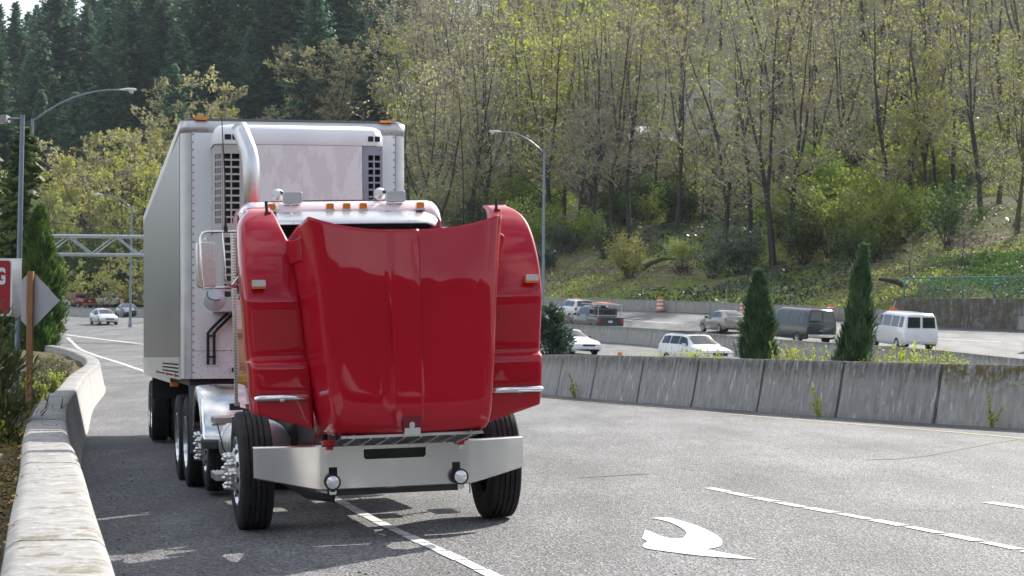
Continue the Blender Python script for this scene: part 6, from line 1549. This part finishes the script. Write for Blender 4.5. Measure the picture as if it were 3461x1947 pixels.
# planting along the parapet
HB=[Plant('heath_bush',bush_mesh(91,.75,.5,1500,.045,26),'bark','heath'),Plant('heath_bush',bush_mesh(92,.75,.5,1500,.045,26),'bark','heath')]
for i,(px,y,s,l) in enumerate(((118,45,.85,'heath'),(142,49,.85,'heath'),(98,42,.8,'heath'),(152,53,.9,'heath'),(92,37,.62,'sprig'),(128,56,1.0,'heath'),(70,35,.6,'heath'),(132,43.5,.62,'sprig'),(110,51,.9,'heath'),(60,40,.8,'heath'))):
    x=(px-1288)/5009*y
    HB[i%2].put((x,y,.45),'low %s heath bush on the planted verge behind the parapet'%('yellow green' if l=='sprig' else 'olive brown'),'bush','heath bushes on the verge',s,rgv.uniform(0,6),leaves=l)
def sprig_mesh(seed,Ht,R,stems,leaf,per=22,twist=.18):
    rg=random.Random(seed); wood=MB(); crown=MB()
    for k in range(stems):
        a=rg.uniform(0,2*PI); rr=R*math.sqrt(rg.random()); p=Vector((rr*math.cos(a),rr*math.sin(a),-.1)); d=Vector((rg.gauss(0,.18),rg.gauss(0,.18),1)).normalized(); L=Ht*rg.uniform(.5,1.05); n=7
        for i in range(n):
            d=(d+rv(rg)*twist*.5+Vector((0,0,.05))).normalized(); q=p+d*L/n; stick(wood,p,q,.0055*(1-i/9),.005*(1-(i+1)/9),4)
            if i>0:
                for _ in range(per//n+1):
                    s=p+(q-p)*rg.random(); card(crown,s+rv(rg)*leaf*.7,(rv(rg)+Vector((0,0,.4))).normalized(),leaf*rg.uniform(.6,1.3),rg.uniform(.8,1.5),rg)
            p=q
    return wood,crown
SP=[Plant('sprig_shrub',sprig_mesh(101,.8,.5,26,.038,20),'bark','sprig'),Plant('sprig_shrub',sprig_mesh(102,.8,.35,14,.036,18),'bark','sprig')]
for i,(x,y,s) in enumerate(((-5.55,20.5,.8),(-5.2,18.6,.7),(-6.1,23.4,.7),(-6.7,25.5,.6),(-4.75,16.9,.5),(-7.7,29.5,.5),(-6.2,22.0,.8))):
    SP[i%2].put((x,y,.42),'yellow green leafy sprigs growing behind the near parapet','shrub','sprigs behind the near parapet',s,rgv.uniform(0,6),leaves='sprig')
rg=random.Random(4); mb=MB()
for k in range(9000):
    s=rg.uniform(2,26); p=along(LWALL,s); o=.42+abs(rg.gauss(0,.35)); x,y=p[0]-o,p[1]-.22*o; card(mb,Vector((x,y,T(*p)+.60+rg.uniform(0,.05))),(Vector((0,0,1))+rv(rg)*.7).normalized(),.018*rg.uniform(.5,1.5),1,rg)
tag(mb.build('moss',M['moss']),'orange brown moss on the soil behind the parapet','moss',kind='stuff')
mb=MB()
for k in range(1500):
    s=rg.uniform(4,24); p=along(LWALL,s); edge=rg.random()<.6
    o=rg.uniform(.36,.42) if edge else rg.uniform(.05,.36)
    if math.sin(s*3.1)+math.sin(s*7.7+1)+.6*math.sin(s*17)<.9: continue
    card(mb,Vector((p[0]-o,p[1]-.2*o,T(*p)+.860-(max(0,o-.37)*.6))),(Vector((0,0,1))+rv(rg)*.5).normalized(),.013*rg.uniform(.5,1.5),1,rg)
tag(mb.build('moss',M['moss']),'small tufts of yellow moss on top of the parapet','moss',kind='stuff')
# shrubs and junipers behind the right barrier
j1=Plant('juniper',column(111,2.75,.37,lambda t:tab([(0,.82),(.2,1),(.5,.92),(.75,.62),(.9,.30),(1,.03)],t),9500,.075,1.1,.5,2.4),'bark','juniper')
o=j1.put((6.23,50.2,.55),'shorter bushy columnar juniper behind the ramp barrier','juniper',None,1,0.4,name='juniper')
j2=Plant('juniper',column(112,3.25,.36,lambda t:tab([(0,.85),(.18,1),(.45,.78),(.7,.50),(.88,.24),(1,.05)],t),9500,.07,1.5,.5,2.4),'bark','juniper')
o=j2.put((7.88,46.3,.55),'taller slender pointed juniper leaning right in front of the white van','juniper',None,1,2.1,name='juniper'); o.rotation_euler=(0.02,.075,2.1) if False else (0,0,0); o.rotation_euler=(-.02,.10,0)
sp=Plant('spruce',conifer(121,2.7,1.5,.02,.02,1.6),'bark','spruce')
rg=random.Random(77)
def bushy(seed,Ht,R,n):
    rg=random.Random(seed); wood=MB(); crown=MB(); stick(wood,Vector((0,0,-.3)),Vector((0,0,Ht*.9)),.07,.015,6)
    for k in range(95):
        z=Ht*rg.uniform(.02,.95); a=rg.uniform(0,2*PI); L=R*(1-z/Ht)**.7*rg.uniform(.6,1.15)+.12; d=Vector((math.cos(a),math.sin(a),rg.uniform(.0,.55))).normalized(); p=Vector((0,0,z))
        e=p+d*L; stick(wood,p,e,.018,.006,4)
        for _ in range(int(16+34*L)):
            s=rg.uniform(.2,1.05); q=p+d*L*s+rv(rg)*.13*(1.2-.4*s); ax=(d+rv(rg)*.7+Vector((0,0,.25))).normalized(); sd=ax.cross(rv(rg))
            if sd.length<.1: continue
            sd=sd.normalized(); w=.045*rg.uniform(.7,1.4); k0=len(crown.v); crown.v+=[tuple(q-sd*w*.5),tuple(q+sd*w*.5),tuple(q+ax*w*3.2+sd*w*.2),tuple(q+ax*w*3.0-sd*w*.2)]; crown.f.append((k0,k0+1,k0+2,k0+3)); crown.m.append(0)
    return wood,crown
sp=Plant('spruce',bushy(5,2.55,1.02,0),'bark','spruce')
sp.put((1.22,63.5,.15),'dark bushy spruce behind the barrier, right beside the red fender','spruce',None,1.0,0,name='spruce')
pts=[(5.05,51.8,.8),(4.75,52.4,.75),(4.4,52.6,.8),(5.35,51.3,.7),(3.9,53.5,.6),(6.9,48.9,1.05),(7.15,48.4,.9),(6.75,49.3,.7),(7.4,47.9,.55),(8.55,45.3,.9),(8.85,44.8,1.0),(9.15,44.3,.95),(9.45,43.8,.85),(9.75,43.2,.7),(8.3,45.8,.6),(3.2,55.3,.45),(10.2,42.2,.5)]
for i,(x,y,s) in enumerate(pts):
    SP[i%2].put((x,y,1.12-.12 if False else T(x,y)+.72),'yellow green sprigs showing above the ramp barrier','shrub','sprigs above the ramp barrier',s*1.15,rgv.uniform(0,6),leaves='sprig')
W3=Plant('weed',sprig_mesh(131,1.0,.05,4,.055,34,.5),'bark','sprig')
for x,y,s,l in ((1.62,52.5,.80,'small yellow weed growing at the foot of the barrier nearest the fender'),(6.13,40.1,.78,'leafy green weed in the middle barrier joint'),(8.55,35.75,.70,'sparse weed against the mossy barrier segment')):
    W3.put((x+.02,y-.12,T(x,y)),l,'weed',None,s,rgv.uniform(0,6),leaves='sprig')
# dark bank added unseen behind the camera to darken paint reflections and sky fill
rows=[]
for k in range(14):
    row=[]
    for i in range(40):
        x=-220+440*i/39; d=k*9; y=-48-d-.0006*x*x*0; row.append((x,y,-.2+(.0 if k==0 else 26*(1-math.exp(-d/38)))+1.8*math.sin(x*.09+k)+1.4*math.sin(x*.31+k*2)))
    rows.append(row)
n=NT('added_dark_bank'); f=n.noise(.3,6,.7); sheet('bank',rows,n.set(col=n.ramp(f,[(.35,(.008,.012,.007)),(.7,(.028,.036,.016))]),rough=1,spec=0))
